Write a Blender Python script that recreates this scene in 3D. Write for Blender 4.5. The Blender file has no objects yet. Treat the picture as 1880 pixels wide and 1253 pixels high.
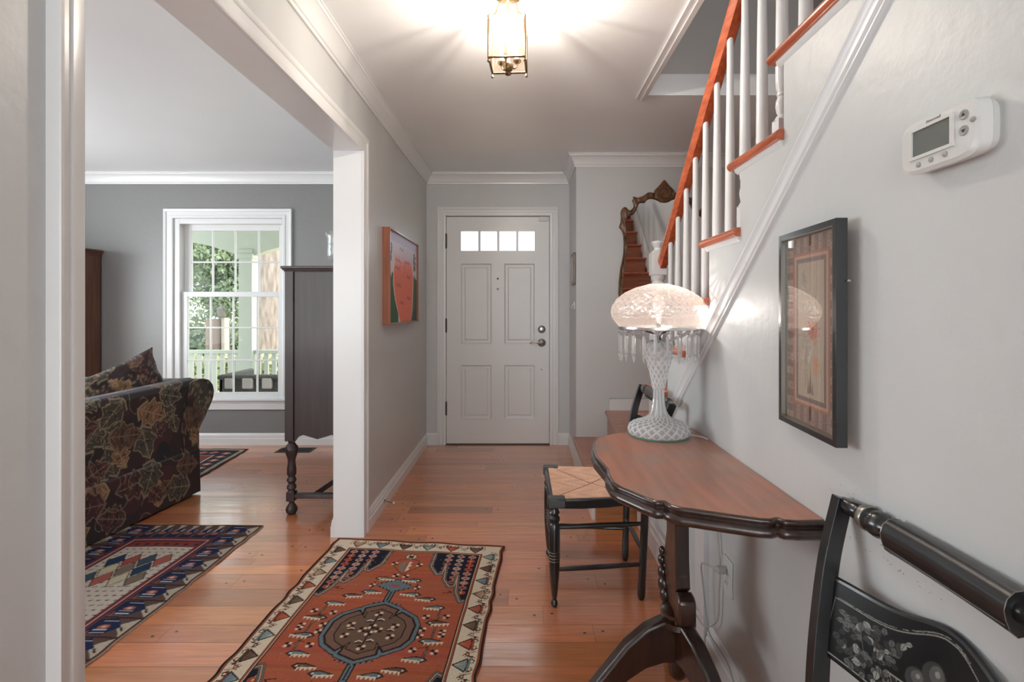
import bpy, bmesh, math, random
import numpy as np
from mathutils import Vector, Matrix

R = math.radians
PI = math.pi
random.seed(7)
rng = np.random.RandomState(11)
scene = bpy.context.scene
COL = scene.collection

# ------------------------------------------------------------------ camera
VX, VY, FPX, CZ = 957.0, 567.0, 960.0, 1.213
cam_d = bpy.data.cameras.new('camera')
cam = bpy.data.objects.new('camera', cam_d)
COL.objects.link(cam)
cam.location = (0, 0, CZ)
cam.rotation_euler = (R(90), 0, 0)
cam_d.sensor_width = 36.0
cam_d.lens = 36.0 * FPX / 1880.0
cam_d.shift_x = -(VX - 940.0) / 1880.0
cam_d.shift_y = -(626.5 - VY) / 1880.0
cam_d.clip_start = 0.02
scene.camera = cam

scene.view_settings.view_transform = 'Standard'
scene.view_settings.look = 'None'
scene.view_settings.exposure = 0.04
scene.view_settings.gamma = 1.0
scene.view_settings.use_curve_mapping = False
scene.cycles.use_denoising = True
scene.cycles.max_bounces = 10
scene.cycles.diffuse_bounces = 5
scene.cycles.glossy_bounces = 5
scene.cycles.transmission_bounces = 8
scene.cycles.transparent_max_bounces = 16
scene.cycles.caustics_reflective = False
scene.cycles.caustics_refractive = False
scene.cycles.sample_clamp_indirect = 6.0

def lin(c):
    c = c / 255.0
    return c / 12.92 if c <= 0.04045 else ((c + 0.055) / 1.055) ** 2.4
def rgb(r, g, b):
    return (lin(r), lin(g), lin(b), 1.0)

# ------------------------------------------------------------------ world, sun and added fill lights
world = bpy.data.worlds.new('world')
scene.world = world
world.use_nodes = True
wn = world.node_tree
bg = wn.nodes['Background']
bg.inputs['Color'].default_value = (0.90, 0.96, 1.0, 1)
bg.inputs['Strength'].default_value = 3.6

def area_light(name, loc, rot, sx, sy, power, color=(1, 1, 1)):
    d = bpy.data.lights.new(name, 'AREA')
    d.shape = 'RECTANGLE'
    d.size, d.size_y = sx, sy
    d.energy = power
    d.color = color
    o = bpy.data.objects.new(name, d)
    COL.objects.link(o)
    o.location = loc
    o.rotation_euler = rot
    return o

sun_d = bpy.data.lights.new('sun', 'SUN')
sun_d.energy = 5.5
sun_d.angle = R(3)
sun_d.color = (1.0, 0.95, 0.85)
sun = bpy.data.objects.new('sun', sun_d)
COL.objects.link(sun)
sun.rotation_euler = (R(28), R(-38), 0)
sun.rotation_euler = Vector((-0.55, 0.45, -0.75)).to_track_quat('-Z', 'Y').to_euler()

# added fill light behind the camera, tilted up to lift the ceiling (faces +Y)
area_light('rear_fill_light', (-0.1, -2.28, 1.35), (R(112), 0, 0), 1.5, 1.9, 25, (0.92, 0.965, 1.0))
# added living-room fill lights outside the unseen side (faces +X) and back windows
area_light('side_fill_light', (-4.72, 2.4, 1.35), (R(122), 0, R(-90)), 2.2, 1.5, 96, (0.93, 0.97, 1.0))
area_light('living_rear_fill_light', (-2.9, -1.28, 1.35), (R(118), 0, 0), 2.0, 1.5, 52, (0.93, 0.97, 1.0))
# added fill light high in the stairwell; no window is built there
area_light('upstairs_fill_light', (1.2, -0.4, 3.9), (R(75), 0, 0), 0.8, 1.0, 7, (1.0, 0.98, 0.95))

# ------------------------------------------------------------------ materials
MATS = {}
def newmat(name):
    m = bpy.data.materials.new(name)
    m.use_nodes = True
    nt = m.node_tree
    b = nt.nodes['Principled BSDF']
    return m, nt, b
def ND(nt, typ, **kw):
    n = nt.nodes.new(typ)
    for k, v in kw.items():
        setattr(n, k, v)
    return n
def L(nt, a, b):
    nt.links.new(a, b)

def paint(name, col, rough=0.45, var=0.04, bump=0.15, scale=9.0, metallic=0.0, coat=0.0, spec=0.5, stretch=(1, 1, 1), sheen=0.0, sheen_col=None, bscale=None, col2=None, detail=4.0):
    """colour with soft procedural variation and a little relief"""
    m, nt, b = newmat(name)
    tc = ND(nt, 'ShaderNodeTexCoord')
    mp = ND(nt, 'ShaderNodeMapping')
    mp.inputs['Scale'].default_value = stretch
    L(nt, tc.outputs['Object'], mp.inputs['Vector'])
    n = ND(nt, 'ShaderNodeTexNoise')
    n.inputs['Scale'].default_value = scale
    n.inputs['Detail'].default_value = detail
    L(nt, mp.outputs['Vector'], n.inputs['Vector'])
    cr = ND(nt, 'ShaderNodeValToRGB')
    c = np.array(col[:3])
    if col2 is None:
        a0, a1 = c * (1 - var), np.minimum(c * (1 + var), 1)
    else:
        a0, a1 = c, np.array(col2[:3])
    cr.color_ramp.elements[0].position = 0.3
    cr.color_ramp.elements[1].position = 0.7
    cr.color_ramp.elements[0].color = (*a0, 1)
    cr.color_ramp.elements[1].color = (*a1, 1)
    L(nt, n.outputs['Fac'], cr.inputs['Fac'])
    L(nt, cr.outputs['Color'], b.inputs['Base Color'])
    b.inputs['Roughness'].default_value = rough
    b.inputs['Metallic'].default_value = metallic
    b.inputs['Coat Weight'].default_value = coat
    b.inputs['Coat Roughness'].default_value = 0.12
    b.inputs['Specular IOR Level'].default_value = spec
    if sheen:
        b.inputs['Sheen Weight'].default_value = sheen
        b.inputs['Sheen Roughness'].default_value = 0.35
        if sheen_col: b.inputs['Sheen Tint'].default_value = sheen_col
    if bump:
        n2 = ND(nt, 'ShaderNodeTexNoise')
        n2.inputs['Scale'].default_value = bscale or scale * 3
        n2.inputs['Detail'].default_value = 3
        L(nt, mp.outputs['Vector'], n2.inputs['Vector'])
        bp = ND(nt, 'ShaderNodeBump')
        bp.inputs['Strength'].default_value = bump
        bp.inputs['Distance'].default_value = 0.004
        L(nt, n2.outputs['Fac'], bp.inputs['Height'])
        L(nt, bp.outputs['Normal'], b.inputs['Normal'])
    return m

def vcol(name, rough=0.9, bump=0.3, bscale=400.0, var=0.12, sheen=0.0, coat=0.0, spec=0.3, bstretch=(1, 1, 1), sheen_col=None):
    """uses the woven or painted pattern stored in the colour attribute"""
    m, nt, b = newmat(name)
    at = ND(nt, 'ShaderNodeAttribute', attribute_name='pattern')
    tc = ND(nt, 'ShaderNodeTexCoord')
    mp = ND(nt, 'ShaderNodeMapping')
    mp.inputs['Scale'].default_value = bstretch
    L(nt, tc.outputs['Object'], mp.inputs['Vector'])
    n = ND(nt, 'ShaderNodeTexNoise')
    n.inputs['Scale'].default_value = bscale
    L(nt, mp.outputs['Vector'], n.inputs['Vector'])
    mr = ND(nt, 'ShaderNodeMapRange')
    mr.inputs['From Min'].default_value = 0.3
    mr.inputs['From Max'].default_value = 0.7
    mr.inputs['To Min'].default_value = 1 - var
    mr.inputs['To Max'].default_value = 1 + var
    L(nt, n.outputs['Fac'], mr.inputs['Value'])
    mx = ND(nt, 'ShaderNodeVectorMath', operation='SCALE')
    L(nt, at.outputs['Color'], mx.inputs[0])
    L(nt, mr.outputs['Result'], mx.inputs['Scale'])
    L(nt, mx.outputs['Vector'], b.inputs['Base Color'])
    b.inputs['Roughness'].default_value = rough
    b.inputs['Coat Weight'].default_value = coat
    b.inputs['Coat Roughness'].default_value = 0.1
    b.inputs['Specular IOR Level'].default_value = spec
    b.inputs['Sheen Weight'].default_value = sheen
    if sheen_col: b.inputs['Sheen Tint'].default_value = sheen_col
    if bump:
        bp = ND(nt, 'ShaderNodeBump')
        bp.inputs['Strength'].default_value = bump
        bp.inputs['Distance'].default_value = 0.002
        L(nt, n.outputs['Fac'], bp.inputs['Height'])
        L(nt, bp.outputs['Normal'], b.inputs['Normal'])
    return m

def wood(name, c1, c2, rough=0.35, coat=0.3, axis=0, scale=3.0, stretch=14.0, bump=0.08):
    st = [stretch] * 3
    st[axis] = 1.0
    return paint(name, c1, rough=rough, coat=coat, scale=scale, stretch=tuple(st), col2=c2, bump=bump, detail=8)

def thin_glass(name, tint=(1, 1, 1), gloss=0.12, rough=0.0):
    m, nt, b = newmat(name)
    nt.nodes.remove(b)
    out = nt.nodes['Material Output']
    tr = ND(nt, 'ShaderNodeBsdfTransparent')
    tr.inputs['Color'].default_value = (*tint, 1)
    gl = ND(nt, 'ShaderNodeBsdfGlossy')
    gl.inputs['Roughness'].default_value = rough
    lw = ND(nt, 'ShaderNodeLayerWeight')
    lw.inputs['Blend'].default_value = 0.25
    mr = ND(nt, 'ShaderNodeMapRange')
    mr.inputs['To Min'].default_value = gloss * 0.5
    mr.inputs['To Max'].default_value = min(1, gloss * 5)
    L(nt, lw.outputs['Facing'], mr.inputs['Value'])
    mx = ND(nt, 'ShaderNodeMixShader')
    L(nt, mr.outputs['Result'], mx.inputs['Fac'])
    L(nt, tr.outputs[0], mx.inputs[1])
    L(nt, gl.outputs[0], mx.inputs[2])
    L(nt, mx.outputs[0], out.inputs['Surface'])
    return m

def crystal(name, tint=(1, 1, 1), clear=0.35, frost=0.25):
    m, nt, b = newmat(name)
    nt.nodes.remove(b)
    out = nt.nodes['Material Output']
    g = ND(nt, 'ShaderNodeBsdfGlass')
    g.inputs['IOR'].default_value = 1.5
    g.inputs['Roughness'].default_value = 0.03
    g.inputs['Color'].default_value = (*tint, 1)
    t = ND(nt, 'ShaderNodeBsdfTransparent')
    t.inputs['Color'].default_value = (*tint, 1)
    d = ND(nt, 'ShaderNodeBsdfTranslucent')
    d.inputs['Color'].default_value = (*tint, 1)
    d2 = ND(nt, 'ShaderNodeBsdfDiffuse')
    d2.inputs['Color'].default_value = (*tint, 1)
    a = ND(nt, 'ShaderNodeMixShader'); a.inputs['Fac'].default_value = clear
    L(nt, g.outputs[0], a.inputs[1]); L(nt, t.outputs[0], a.inputs[2])
    dd = ND(nt, 'ShaderNodeMixShader'); dd.inputs['Fac'].default_value = 0.5
    L(nt, d.outputs[0], dd.inputs[1]); L(nt, d2.outputs[0], dd.inputs[2])
    c = ND(nt, 'ShaderNodeMixShader'); c.inputs['Fac'].default_value = frost
    L(nt, a.outputs[0], c.inputs[1]); L(nt, dd.outputs[0], c.inputs[2])
    L(nt, c.outputs[0], out.inputs['Surface'])
    return m

def cut_crystal(name):
    m, nt, b = newmat(name)
    nt.nodes.remove(b)
    out = nt.nodes['Material Output']
    at = ND(nt, 'ShaderNodeAttribute', attribute_name='pattern')
    sp = ND(nt, 'ShaderNodeSeparateColor'); L(nt, at.outputs['Color'], sp.inputs['Color'])
    mr = ND(nt, 'ShaderNodeMapRange'); mr.inputs['From Min'].default_value = .12; mr.inputs['From Max'].default_value = .42
    mr.inputs['To Min'].default_value = .85; mr.inputs['To Max'].default_value = .34
    L(nt, sp.outputs['Red'], mr.inputs['Value'])
    g = ND(nt, 'ShaderNodeBsdfGlass'); g.inputs['IOR'].default_value = 1.45; g.inputs['Roughness'].default_value = .02
    t = ND(nt, 'ShaderNodeBsdfTransparent')
    d = ND(nt, 'ShaderNodeBsdfDiffuse'); d.inputs['Color'].default_value = (.95, .96, .97, 1)
    tl = ND(nt, 'ShaderNodeBsdfTranslucent'); tl.inputs['Color'].default_value = (.95, .96, .97, 1)
    a = ND(nt, 'ShaderNodeMixShader'); a.inputs['Fac'].default_value = .45
    L(nt, g.outputs[0], a.inputs[1]); L(nt, t.outputs[0], a.inputs[2])
    dd = ND(nt, 'ShaderNodeMixShader'); dd.inputs['Fac'].default_value = .4
    L(nt, d.outputs[0], dd.inputs[1]); L(nt, tl.outputs[0], dd.inputs[2])
    c = ND(nt, 'ShaderNodeMixShader'); L(nt, mr.outputs['Result'], c.inputs['Fac'])
    L(nt, a.outputs[0], c.inputs[1]); L(nt, dd.outputs[0], c.inputs[2])
    L(nt, c.outputs[0], out.inputs['Surface'])
    return m

def shade_glass(name):
    m, nt, b = newmat(name)
    nt.nodes.remove(b)
    out = nt.nodes['Material Output']
    at = ND(nt, 'ShaderNodeAttribute', attribute_name='pattern')
    sp = ND(nt, 'ShaderNodeSeparateColor')
    L(nt, at.outputs['Color'], sp.inputs['Color'])
    t = ND(nt, 'ShaderNodeBsdfTransparent'); t.inputs['Color'].default_value = (1.0, 0.95, 0.91, 1)
    pm = ND(nt, 'ShaderNodeMapRange'); pm.inputs['To Min'].default_value = .08; pm.inputs['To Max'].default_value = .66
    L(nt, sp.outputs['Red'], pm.inputs['Value'])
    tl = ND(nt, 'ShaderNodeBsdfTranslucent'); tl.inputs['Color'].default_value = (0.22, 0.178, 0.155, 1)
    df = ND(nt, 'ShaderNodeBsdfDiffuse'); df.inputs['Color'].default_value = (0.40, 0.35, 0.32, 1)
    gl = ND(nt, 'ShaderNodeBsdfGlossy'); gl.inputs['Roughness'].default_value = 0.08
    m1 = ND(nt, 'ShaderNodeMixShader'); m1.inputs['Fac'].default_value = 0.45
    L(nt, tl.outputs[0], m1.inputs[1]); L(nt, df.outputs[0], m1.inputs[2])
    m2 = ND(nt, 'ShaderNodeMixShader')
    L(nt, pm.outputs['Result'], m2.inputs['Fac'])
    L(nt, m1.outputs[0], m2.inputs[1]); L(nt, t.outputs[0], m2.inputs[2])
    m3 = ND(nt, 'ShaderNodeMixShader'); m3.inputs['Fac'].default_value = 0.10
    L(nt, m2.outputs[0], m3.inputs[1]); L(nt, gl.outputs[0], m3.inputs[2])
    L(nt, m3.outputs[0], out.inputs['Surface'])
    return m

def emissive(name, col, s):
    m, nt, b = newmat(name)
    b.inputs['Base Color'].default_value = (1, 1, 1, 1)
    b.inputs['Emission Color'].default_value = (*col, 1)
    b.inputs['Emission Strength'].default_value = s
    return m

def clear_bulb(name, col, s):
    m, nt, b = newmat(name)
    nt.nodes.remove(b)
    e = ND(nt, 'ShaderNodeEmission'); e.inputs['Color'].default_value = (*col, 1); e.inputs['Strength'].default_value = s
    t = ND(nt, 'ShaderNodeBsdfTransparent')
    a = ND(nt, 'ShaderNodeAddShader'); L(nt, e.outputs[0], a.inputs[0]); L(nt, t.outputs[0], a.inputs[1])
    L(nt, a.outputs[0], nt.nodes['Material Output'].inputs['Surface'])
    return m

M = {}
M['wall'] = paint('white_wall_paint', (0.552, 0.56, 0.558), rough=0.42, var=0.015, bump=0.35, scale=3, bscale=26, spec=0.5)
M['trim'] = paint('white_trim_paint', (0.70, 0.705, 0.705), rough=0.28, var=0.01, bump=0.05, scale=5, bscale=40)
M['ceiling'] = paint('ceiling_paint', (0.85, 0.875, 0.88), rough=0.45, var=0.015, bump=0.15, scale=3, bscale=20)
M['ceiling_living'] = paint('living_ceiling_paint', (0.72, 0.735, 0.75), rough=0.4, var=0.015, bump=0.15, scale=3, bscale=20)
M['grey'] = paint('grey_wall_paint', (0.205, 0.202, 0.2), rough=0.42, var=0.02, bump=0.3, scale=3, bscale=30)
M['well'] = paint('stairwell_paint', (0.50, 0.49, 0.475), rough=0.5, var=0.02, bump=0.2, scale=3, bscale=30)
M['door'] = paint('door_paint', (0.70, 0.705, 0.70), rough=0.3, var=0.01, bump=0.06, scale=6, bscale=60)
M['redwood'] = wood('red_stained_oak', rgb(158, 74, 44), rgb(200, 106, 70), rough=0.25, coat=0.5, axis=1, scale=5, stretch=12)
M['tread'] = wood('stair_oak', rgb(152, 84, 54), rgb(186, 112, 78), rough=0.3, coat=0.4, axis=0, scale=4, stretch=12)
M['lightoak'] = wood('pale_oak', rgb(150, 98, 62), rgb(182, 126, 84), rough=0.4, coat=0.2, axis=0)
M['darkwood'] = wood('dark_mahogany', rgb(34, 20, 15), rgb(60, 38, 30), rough=0.28, coat=0.5, axis=2, scale=4)
M['brownwood'] = wood('brown_mahogany', rgb(58, 36, 26), rgb(92, 62, 46), rough=0.3, coat=0.4, axis=2, scale=4)
M['cabinet'] = wood('dark_walnut', rgb(48, 34, 33), rgb(62, 45, 43), rough=0.42, coat=0.08, axis=2, scale=3)
M['hutch'] = wood('brown_cherry', rgb(88, 56, 42), rgb(120, 80, 60), rough=0.35, coat=0.3, axis=2, scale=3)
M['black'] = paint('black_lacquer', (0.012, 0.012, 0.013), rough=0.28, var=0.3, bump=0.08, scale=12, coat=0.4, bscale=40)
M['gold'] = paint('gilt_line', (0.26, 0.245, 0.21), rough=0.35, var=0.1, bump=0, metallic=0.8)
M['brass'] = paint('antique_brass', (0.20, 0.135, 0.075), rough=0.35, var=0.15, bump=0.05, metallic=0.9, scale=40)
M['nickel'] = paint('satin_nickel', (0.42, 0.41, 0.40), rough=0.25, var=0.05, bump=0, metallic=1.0)
M['silver'] = paint('silver_rim', (0.62, 0.61, 0.6), rough=0.25, var=0.05, bump=0, metallic=1.0)
M['iron'] = paint('dark_metal', (0.05, 0.045, 0.04), rough=0.5, var=0.1, bump=0.1)
M['glass'] = thin_glass('window_glass', (0.99, 1.0, 0.995), 0.007)
M['lantern_glass'] = thin_glass('amber_lantern_glass', (1.0, 0.95, 0.89), 0.12, 0.02)
_nt = M['lantern_glass'].node_tree
_mx = [n for n in _nt.nodes if n.type == 'MIX_SHADER'][0]
_tl = ND(_nt, 'ShaderNodeBsdfTranslucent'); _tl.inputs['Color'].default_value = (.85, .62, .45, 1)
_m2 = ND(_nt, 'ShaderNodeMixShader'); _m2.inputs['Fac'].default_value = .014
L(_nt, _mx.outputs[0], _m2.inputs[1]); L(_nt, _tl.outputs[0], _m2.inputs[2]); L(_nt, _m2.outputs[0], _nt.nodes['Material Output'].inputs['Surface'])
M['picture_glass'] = thin_glass('picture_glass', (0.98, 0.98, 0.98), 0.11)
M['jar_glass'] = crystal('clear_glass', (0.97, 0.98, 0.98), 0.6, 0.08)
M['crystal'] = cut_crystal('cut_crystal')
M['prism'] = crystal('prism_crystal', (1, 1, 1), 0.45, 0.34)
M['aqua'] = crystal('aqua_glass', (0.45, 0.85, 0.7), 0.3, 0.4)
M['shade'] = shade_glass('pressed_glass_shade')
M['bulb'] = clear_bulb('lit_bulb', (1.0, 0.92, 0.82), 1.6)
M['lamp_bulb'] = clear_bulb('lit_lamp_bulb', (1.0, 0.92, 0.84), 0.3)
M['plastic'] = paint('white_plastic', (0.62, 0.615, 0.60), rough=0.35, var=0.01, bump=0)
M['button'] = paint('grey_button', (0.30, 0.295, 0.28), rough=0.45, var=0.03, bump=0)
M['screen'] = paint('lcd_screen', (0.115, 0.125, 0.115), rough=0.25, var=0.06, bump=0, coat=0.5)
M['ink'] = paint('grey_ink', (0.22, 0.21, 0.2), rough=0.6, var=0.02, bump=0)
M['dark'] = paint('dark_recess', (0.03, 0.028, 0.025), rough=0.8, var=0.1, bump=0)
M['cord'] = paint('pale_cord', (0.42, 0.41, 0.39), rough=0.45, var=0.02, bump=0)
M['artwood'] = wood('orange_cedar', rgb(128, 74, 50), rgb(162, 96, 68), rough=0.35, coat=0.3, axis=2)
M['mirrorwood'] = wood('carved_walnut', rgb(74, 46, 24), rgb(122, 80, 46), rough=0.4, coat=0.3, axis=2, scale=30, stretch=2, bump=0.3)
M['pattern_rug'] = vcol('woven_rug_pile', rough=0.95, bump=0.5, bscale=420, var=0.22, spec=0.1)
M['pattern_cloth'] = vcol('woven_tapestry', rough=0.7, bump=0.25, bscale=260, var=0.14, sheen=0.22, spec=0.4, sheen_col=(0.7, 0.85, 1.0, 1))  # bluish sheen tint stands in for window sky reflected on the cloth
M['pattern_paint'] = vcol('painted_canvas', rough=0.5, bump=0.2, bscale=60, var=0.06)
M['pattern_silk'] = vcol('embroidered_silk', rough=0.45, bump=0.4, bscale=300, var=0.10)
M['pattern_lacquer'] = vcol('stencilled_lacquer', rough=0.3, bump=0.05, bscale=60, var=0.15, coat=0.3)
mirror_m, _nt, _b = newmat('mirror_silver')
_b.inputs['Base Color'].default_value = (0.86, 0.87, 0.87, 1)
_b.inputs['Metallic'].default_value = 1.0
_b.inputs['Roughness'].default_value = 0.01
M['mirror'] = mirror_m

# ------------------------------------------------------------------ mesh builder
class MB:
    def __init__(s):
        s.v, s.f = [], []
    def add(s, vs, fs):
        o = len(s.v)
        s.v += [tuple(p) for p in vs]
        s.f += [tuple(i + o for i in f) for f in fs]
        return s
    def box(s, x0, x1, y0, y1, z0, z1):
        x0, x1 = sorted((x0, x1)); y0, y1 = sorted((y0, y1)); z0, z1 = sorted((z0, z1))
        return s.add([(x0, y0, z0), (x1, y0, z0), (x1, y1, z0), (x0, y1, z0), (x0, y0, z1), (x1, y0, z1), (x1, y1, z1), (x0, y1, z1)],
                     [(0, 3, 2, 1), (4, 5, 6, 7), (0, 1, 5, 4), (1, 2, 6, 5), (2, 3, 7, 6), (3, 0, 4, 7)])
    def prism(s, pts, axis, a, b):
        n = len(pts)
        def mk(p, t):
            return {'x': (t, p[0], p[1]), 'y': (p[0], t, p[1]), 'z': (p[0], p[1], t)}[axis]
        vs = [mk(p, a) for p in pts] + [mk(p, b) for p in pts]
        fs = [tuple(range(n)), tuple(range(2 * n - 1, n - 1, -1))]
        fs += [(i, (i + 1) % n, n + (i + 1) % n, n + i) for i in range(n)]
        return s.add(vs, fs)
    def sweep(s, prof, A, B, u, v, cutA=0.0, cutB=0.0):
        """extrude a closed 2D profile from A to B; cut* shear the ends along the path by u-distance (mitres)"""
        A, B, u, v = map(Vector, (A, B, u, v))
        d = (B - A).normalized()
        n = len(prof)
        vs = [A + u * p[0] + v * p[1] + d * (cutA * p[0]) for p in prof] + [B + u * p[0] + v * p[1] + d * (cutB * p[0]) for p in prof]
        fs = [tuple(range(n)), tuple(range(2 * n - 1, n - 1, -1))]
        fs += [(i, (i + 1) % n, n + (i + 1) % n, n + i) for i in range(n)]
        return s.add(vs, fs)
    def lathe(s, prof, o, axis=(0, 0, 1), seg=20, sq=None):
        ax = Vector(axis).normalized()
        t = Vector((1, 0, 0)) if abs(ax.x) < 0.9 else Vector((0, 1, 0))
        a = ax.cross(t).normalized(); b = ax.cross(a)
        o = Vector(o)
        vs, fs = [], []
        for r, h in prof:
            for k in range(seg):
                an = 2 * PI * k / seg
                vs.append(o + ax * h + a * (r * math.cos(an)) + b * (r * math.sin(an)))
        for i in range(len(prof) - 1):
            for k in range(seg):
                k2 = (k + 1) % seg
                fs.append((i * seg + k, i * seg + k2, (i + 1) * seg + k2, (i + 1) * seg + k))
        if prof[0][0] > 1e-6: fs.append(tuple(range(seg - 1, -1, -1)))
        if prof[-1][0] > 1e-6: fs.append(tuple((len(prof) - 1) * seg + k for k in range(seg)))
        return s.add(vs, fs)
    def tube(s, path, r, seg=8, flat=None):
        P = [Vector(p) for p in path]
        n = len(P)
        rr = r if isinstance(r, (list, tuple)) else [r] * n
        up = Vector((0, 0, 1))
        T0 = (P[1] - P[0]).normalized()
        if abs(T0.dot(up)) > 0.95: up = Vector((1, 0, 0))
        vs, fs = [], []
        A = T0.cross(up).normalized()
        for i in range(n):
            T = (P[min(i + 1, n - 1)] - P[max(i - 1, 0)]).normalized()
            A = (A - T * A.dot(T)).normalized()
            B = T.cross(A)
            ra = rr[i]; rb = ra * (flat or 1.0)
            for k in range(seg):
                an = 2 * PI * k / seg
                vs.append(P[i] + A * (ra * math.cos(an)) + B * (rb * math.sin(an)))
        for i in range(n - 1):
            for k in range(seg):
                k2 = (k + 1) % seg
                fs.append((i * seg + k, i * seg + k2, (i + 1) * seg + k2, (i + 1) * seg + k))
        fs.append(tuple(range(seg - 1, -1, -1)))
        fs.append(tuple((n - 1) * seg + k for k in range(seg)))
        return s.add(vs, fs)
    def ball(s, c, r, seg=14, rings=8, sc=(1, 1, 1)):
        vs, fs = [], []
        for i in range(rings + 1):
            ph = PI * i / rings
            for k in range(seg):
                th = 2 * PI * k / seg
                vs.append((c[0] + r * sc[0] * math.sin(ph) * math.cos(th), c[1] + r * sc[1] * math.sin(ph) * math.sin(th), c[2] + r * sc[2] * math.cos(ph)))
        for i in range(rings):
            for k in range(seg):
                k2 = (k + 1) % seg
                fs.append((i * seg + k, (i + 1) * seg + k, (i + 1) * seg + k2, i * seg + k2))
        return s.add(vs, fs)
    def build(s, name, mat, parent=None, bevel=0.0, loc=None, sharp=35, merge=False, seg=2):
        off = Vector((0, 0, 0))
        p = parent
        while p is not None:
            off += Vector(p.location); p = p.parent
        o0 = Vector(loc) if loc else Vector((0, 0, 0))
        me = bpy.data.meshes.new(name)
        me.from_pydata([(x - off.x - o0.x, y - off.y - o0.y, z - off.z - o0.z) for x, y, z in s.v], [], s.f)
        bm = bmesh.new(); bm.from_mesh(me)
        if merge: bmesh.ops.remove_doubles(bm, verts=bm.verts, dist=1e-6)
        bmesh.ops.recalc_face_normals(bm, faces=bm.faces)
        bm.to_mesh(me); bm.free()
        for q in me.polygons: q.use_smooth = True
        me.set_sharp_from_angle(angle=R(sharp))
        me.materials.append(M[mat] if isinstance(mat, str) else mat)
        ob = bpy.data.objects.new(name, me)
        COL.objects.link(ob)
        if loc: ob.location = o0
        if parent: ob.parent = parent
        if bevel:
            md = ob.modifiers.new('bevel', 'BEVEL')
            md.width = bevel; md.segments = seg; md.limit_method = 'ANGLE'; md.angle_limit = R(40)
        return ob

def thing(name, label, cat, loc=(0, 0, 0), group=None):
    o = bpy.data.objects.new(name, None)
    COL.objects.link(o)
    o.location = loc
    o.empty_display_size = 0.1
    return tag(o, label, cat, group)
def tag(o, label, cat, group=None, kind=None):
    o['label'] = label; o['category'] = cat
    if group: o['group'] = group
    if kind: o['kind'] = kind
    return o
def struct(o):
    o['kind'] = 'structure'
    return o
def P(x, y, Y):
    s = FPX / Y
    return Vector(((x - VX) / s, Y, CZ - (y - VY) / s))
def copy_tree(o, parent=None):
    c = o.copy(); COL.objects.link(c)
    if parent is not None: c.parent = parent
    for ch in list(o.children): copy_tree(ch, c)
    return c

# ------------------------------------------------------------------ pattern canvas (drawn shapes -> colour attribute of a fine grid)
class Canvas:
    def __init__(s, w, h, res, bgc):
        s.w, s.h, s.res = w, h, res
        s.nx, s.ny = int(round(w / res)) + 1, int(round(h / res)) + 1
        s.a = np.zeros((s.ny, s.nx, 3)); s.a[:] = np.array(rgb(*bgc)[:3])
        s.X, s.Y = np.meshgrid(np.linspace(0, w, s.nx), np.linspace(0, h, s.ny))
    def _c(s, c): return np.array(rgb(*c)[:3])
    def _win(s, x0, x1, y0, y1):
        i0 = max(0, int((x0) / s.res) - 1); i1 = min(s.nx, int(x1 / s.res) + 3)
        j0 = max(0, int((y0) / s.res) - 1); j1 = min(s.ny, int(y1 / s.res) + 3)
        return slice(j0, j1), slice(i0, i1)
    def poly(s, pts, c):
        xs = [p[0] for p in pts]; ys = [p[1] for p in pts]
        w = s._win(min(xs), max(xs), min(ys), max(ys))
        X, Y = s.X[w], s.Y[w]
        if X.size == 0: return
        ins = np.zeros(X.shape, bool)
        n = len(pts)
        for i in range(n):
            x0, y0 = pts[i]; x1, y1 = pts[(i + 1) % n]
            if y0 == y1: continue
            cnd = ((Y >= min(y0, y1)) & (Y < max(y0, y1)))
            xi = x0 + (Y - y0) * (x1 - x0) / (y1 - y0)
            ins ^= cnd & (X < xi)
        s.a[w][ins] = s._c(c)
    def rect(s, x0, x1, y0, y1, c): s.poly([(x0, y0), (x1, y0), (x1, y1), (x0, y1)], c)
    def line(s, pts, wd, c, closed=False):
        pts = list(pts)
        if closed: pts.append(pts[0])
        for (x0, y0), (x1, y1) in zip(pts[:-1], pts[1:]):
            w = s._win(min(x0, x1) - wd, max(x0, x1) + wd, min(y0, y1) - wd, max(y0, y1) + wd)
            X, Y = s.X[w], s.Y[w]
            if X.size == 0: continue
            dx, dy = x1 - x0, y1 - y0
            L2 = dx * dx + dy * dy + 1e-12
            t = np.clip(((X - x0) * dx + (Y - y0) * dy) / L2, 0, 1)
            d = np.hypot(X - x0 - t * dx, Y - y0 - t * dy)
            s.a[w][d <= wd / 2] = s._c(c)
    def disc(s, x, y, r, c, ry=None):
        ry = ry or r
        w = s._win(x - r, x + r, y - ry, y + ry)
        X, Y = s.X[w], s.Y[w]
        s.a[w][((X - x) / r) ** 2 + ((Y - y) / ry) ** 2 <= 1] = s._c(c)
    def noise(s, amt):
        s.a *= 1 + amt * (rng.rand(s.ny, s.nx, 1) - 0.5)
    def sample(s, x, y):
        i = np.clip((np.asarray(x) / s.res).round().astype(int), 0, s.nx - 1)
        j = np.clip((np.asarray(y) / s.res).round().astype(int), 0, s.ny - 1)
        return s.a[j, i]

def set_pattern(me, cols):
    at = me.color_attributes.new('pattern', 'FLOAT_COLOR', 'POINT')
    c4 = np.ones((len(cols), 4), dtype=np.float32); c4[:, :3] = cols
    at.data.foreach_set('color', c4.ravel())

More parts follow.
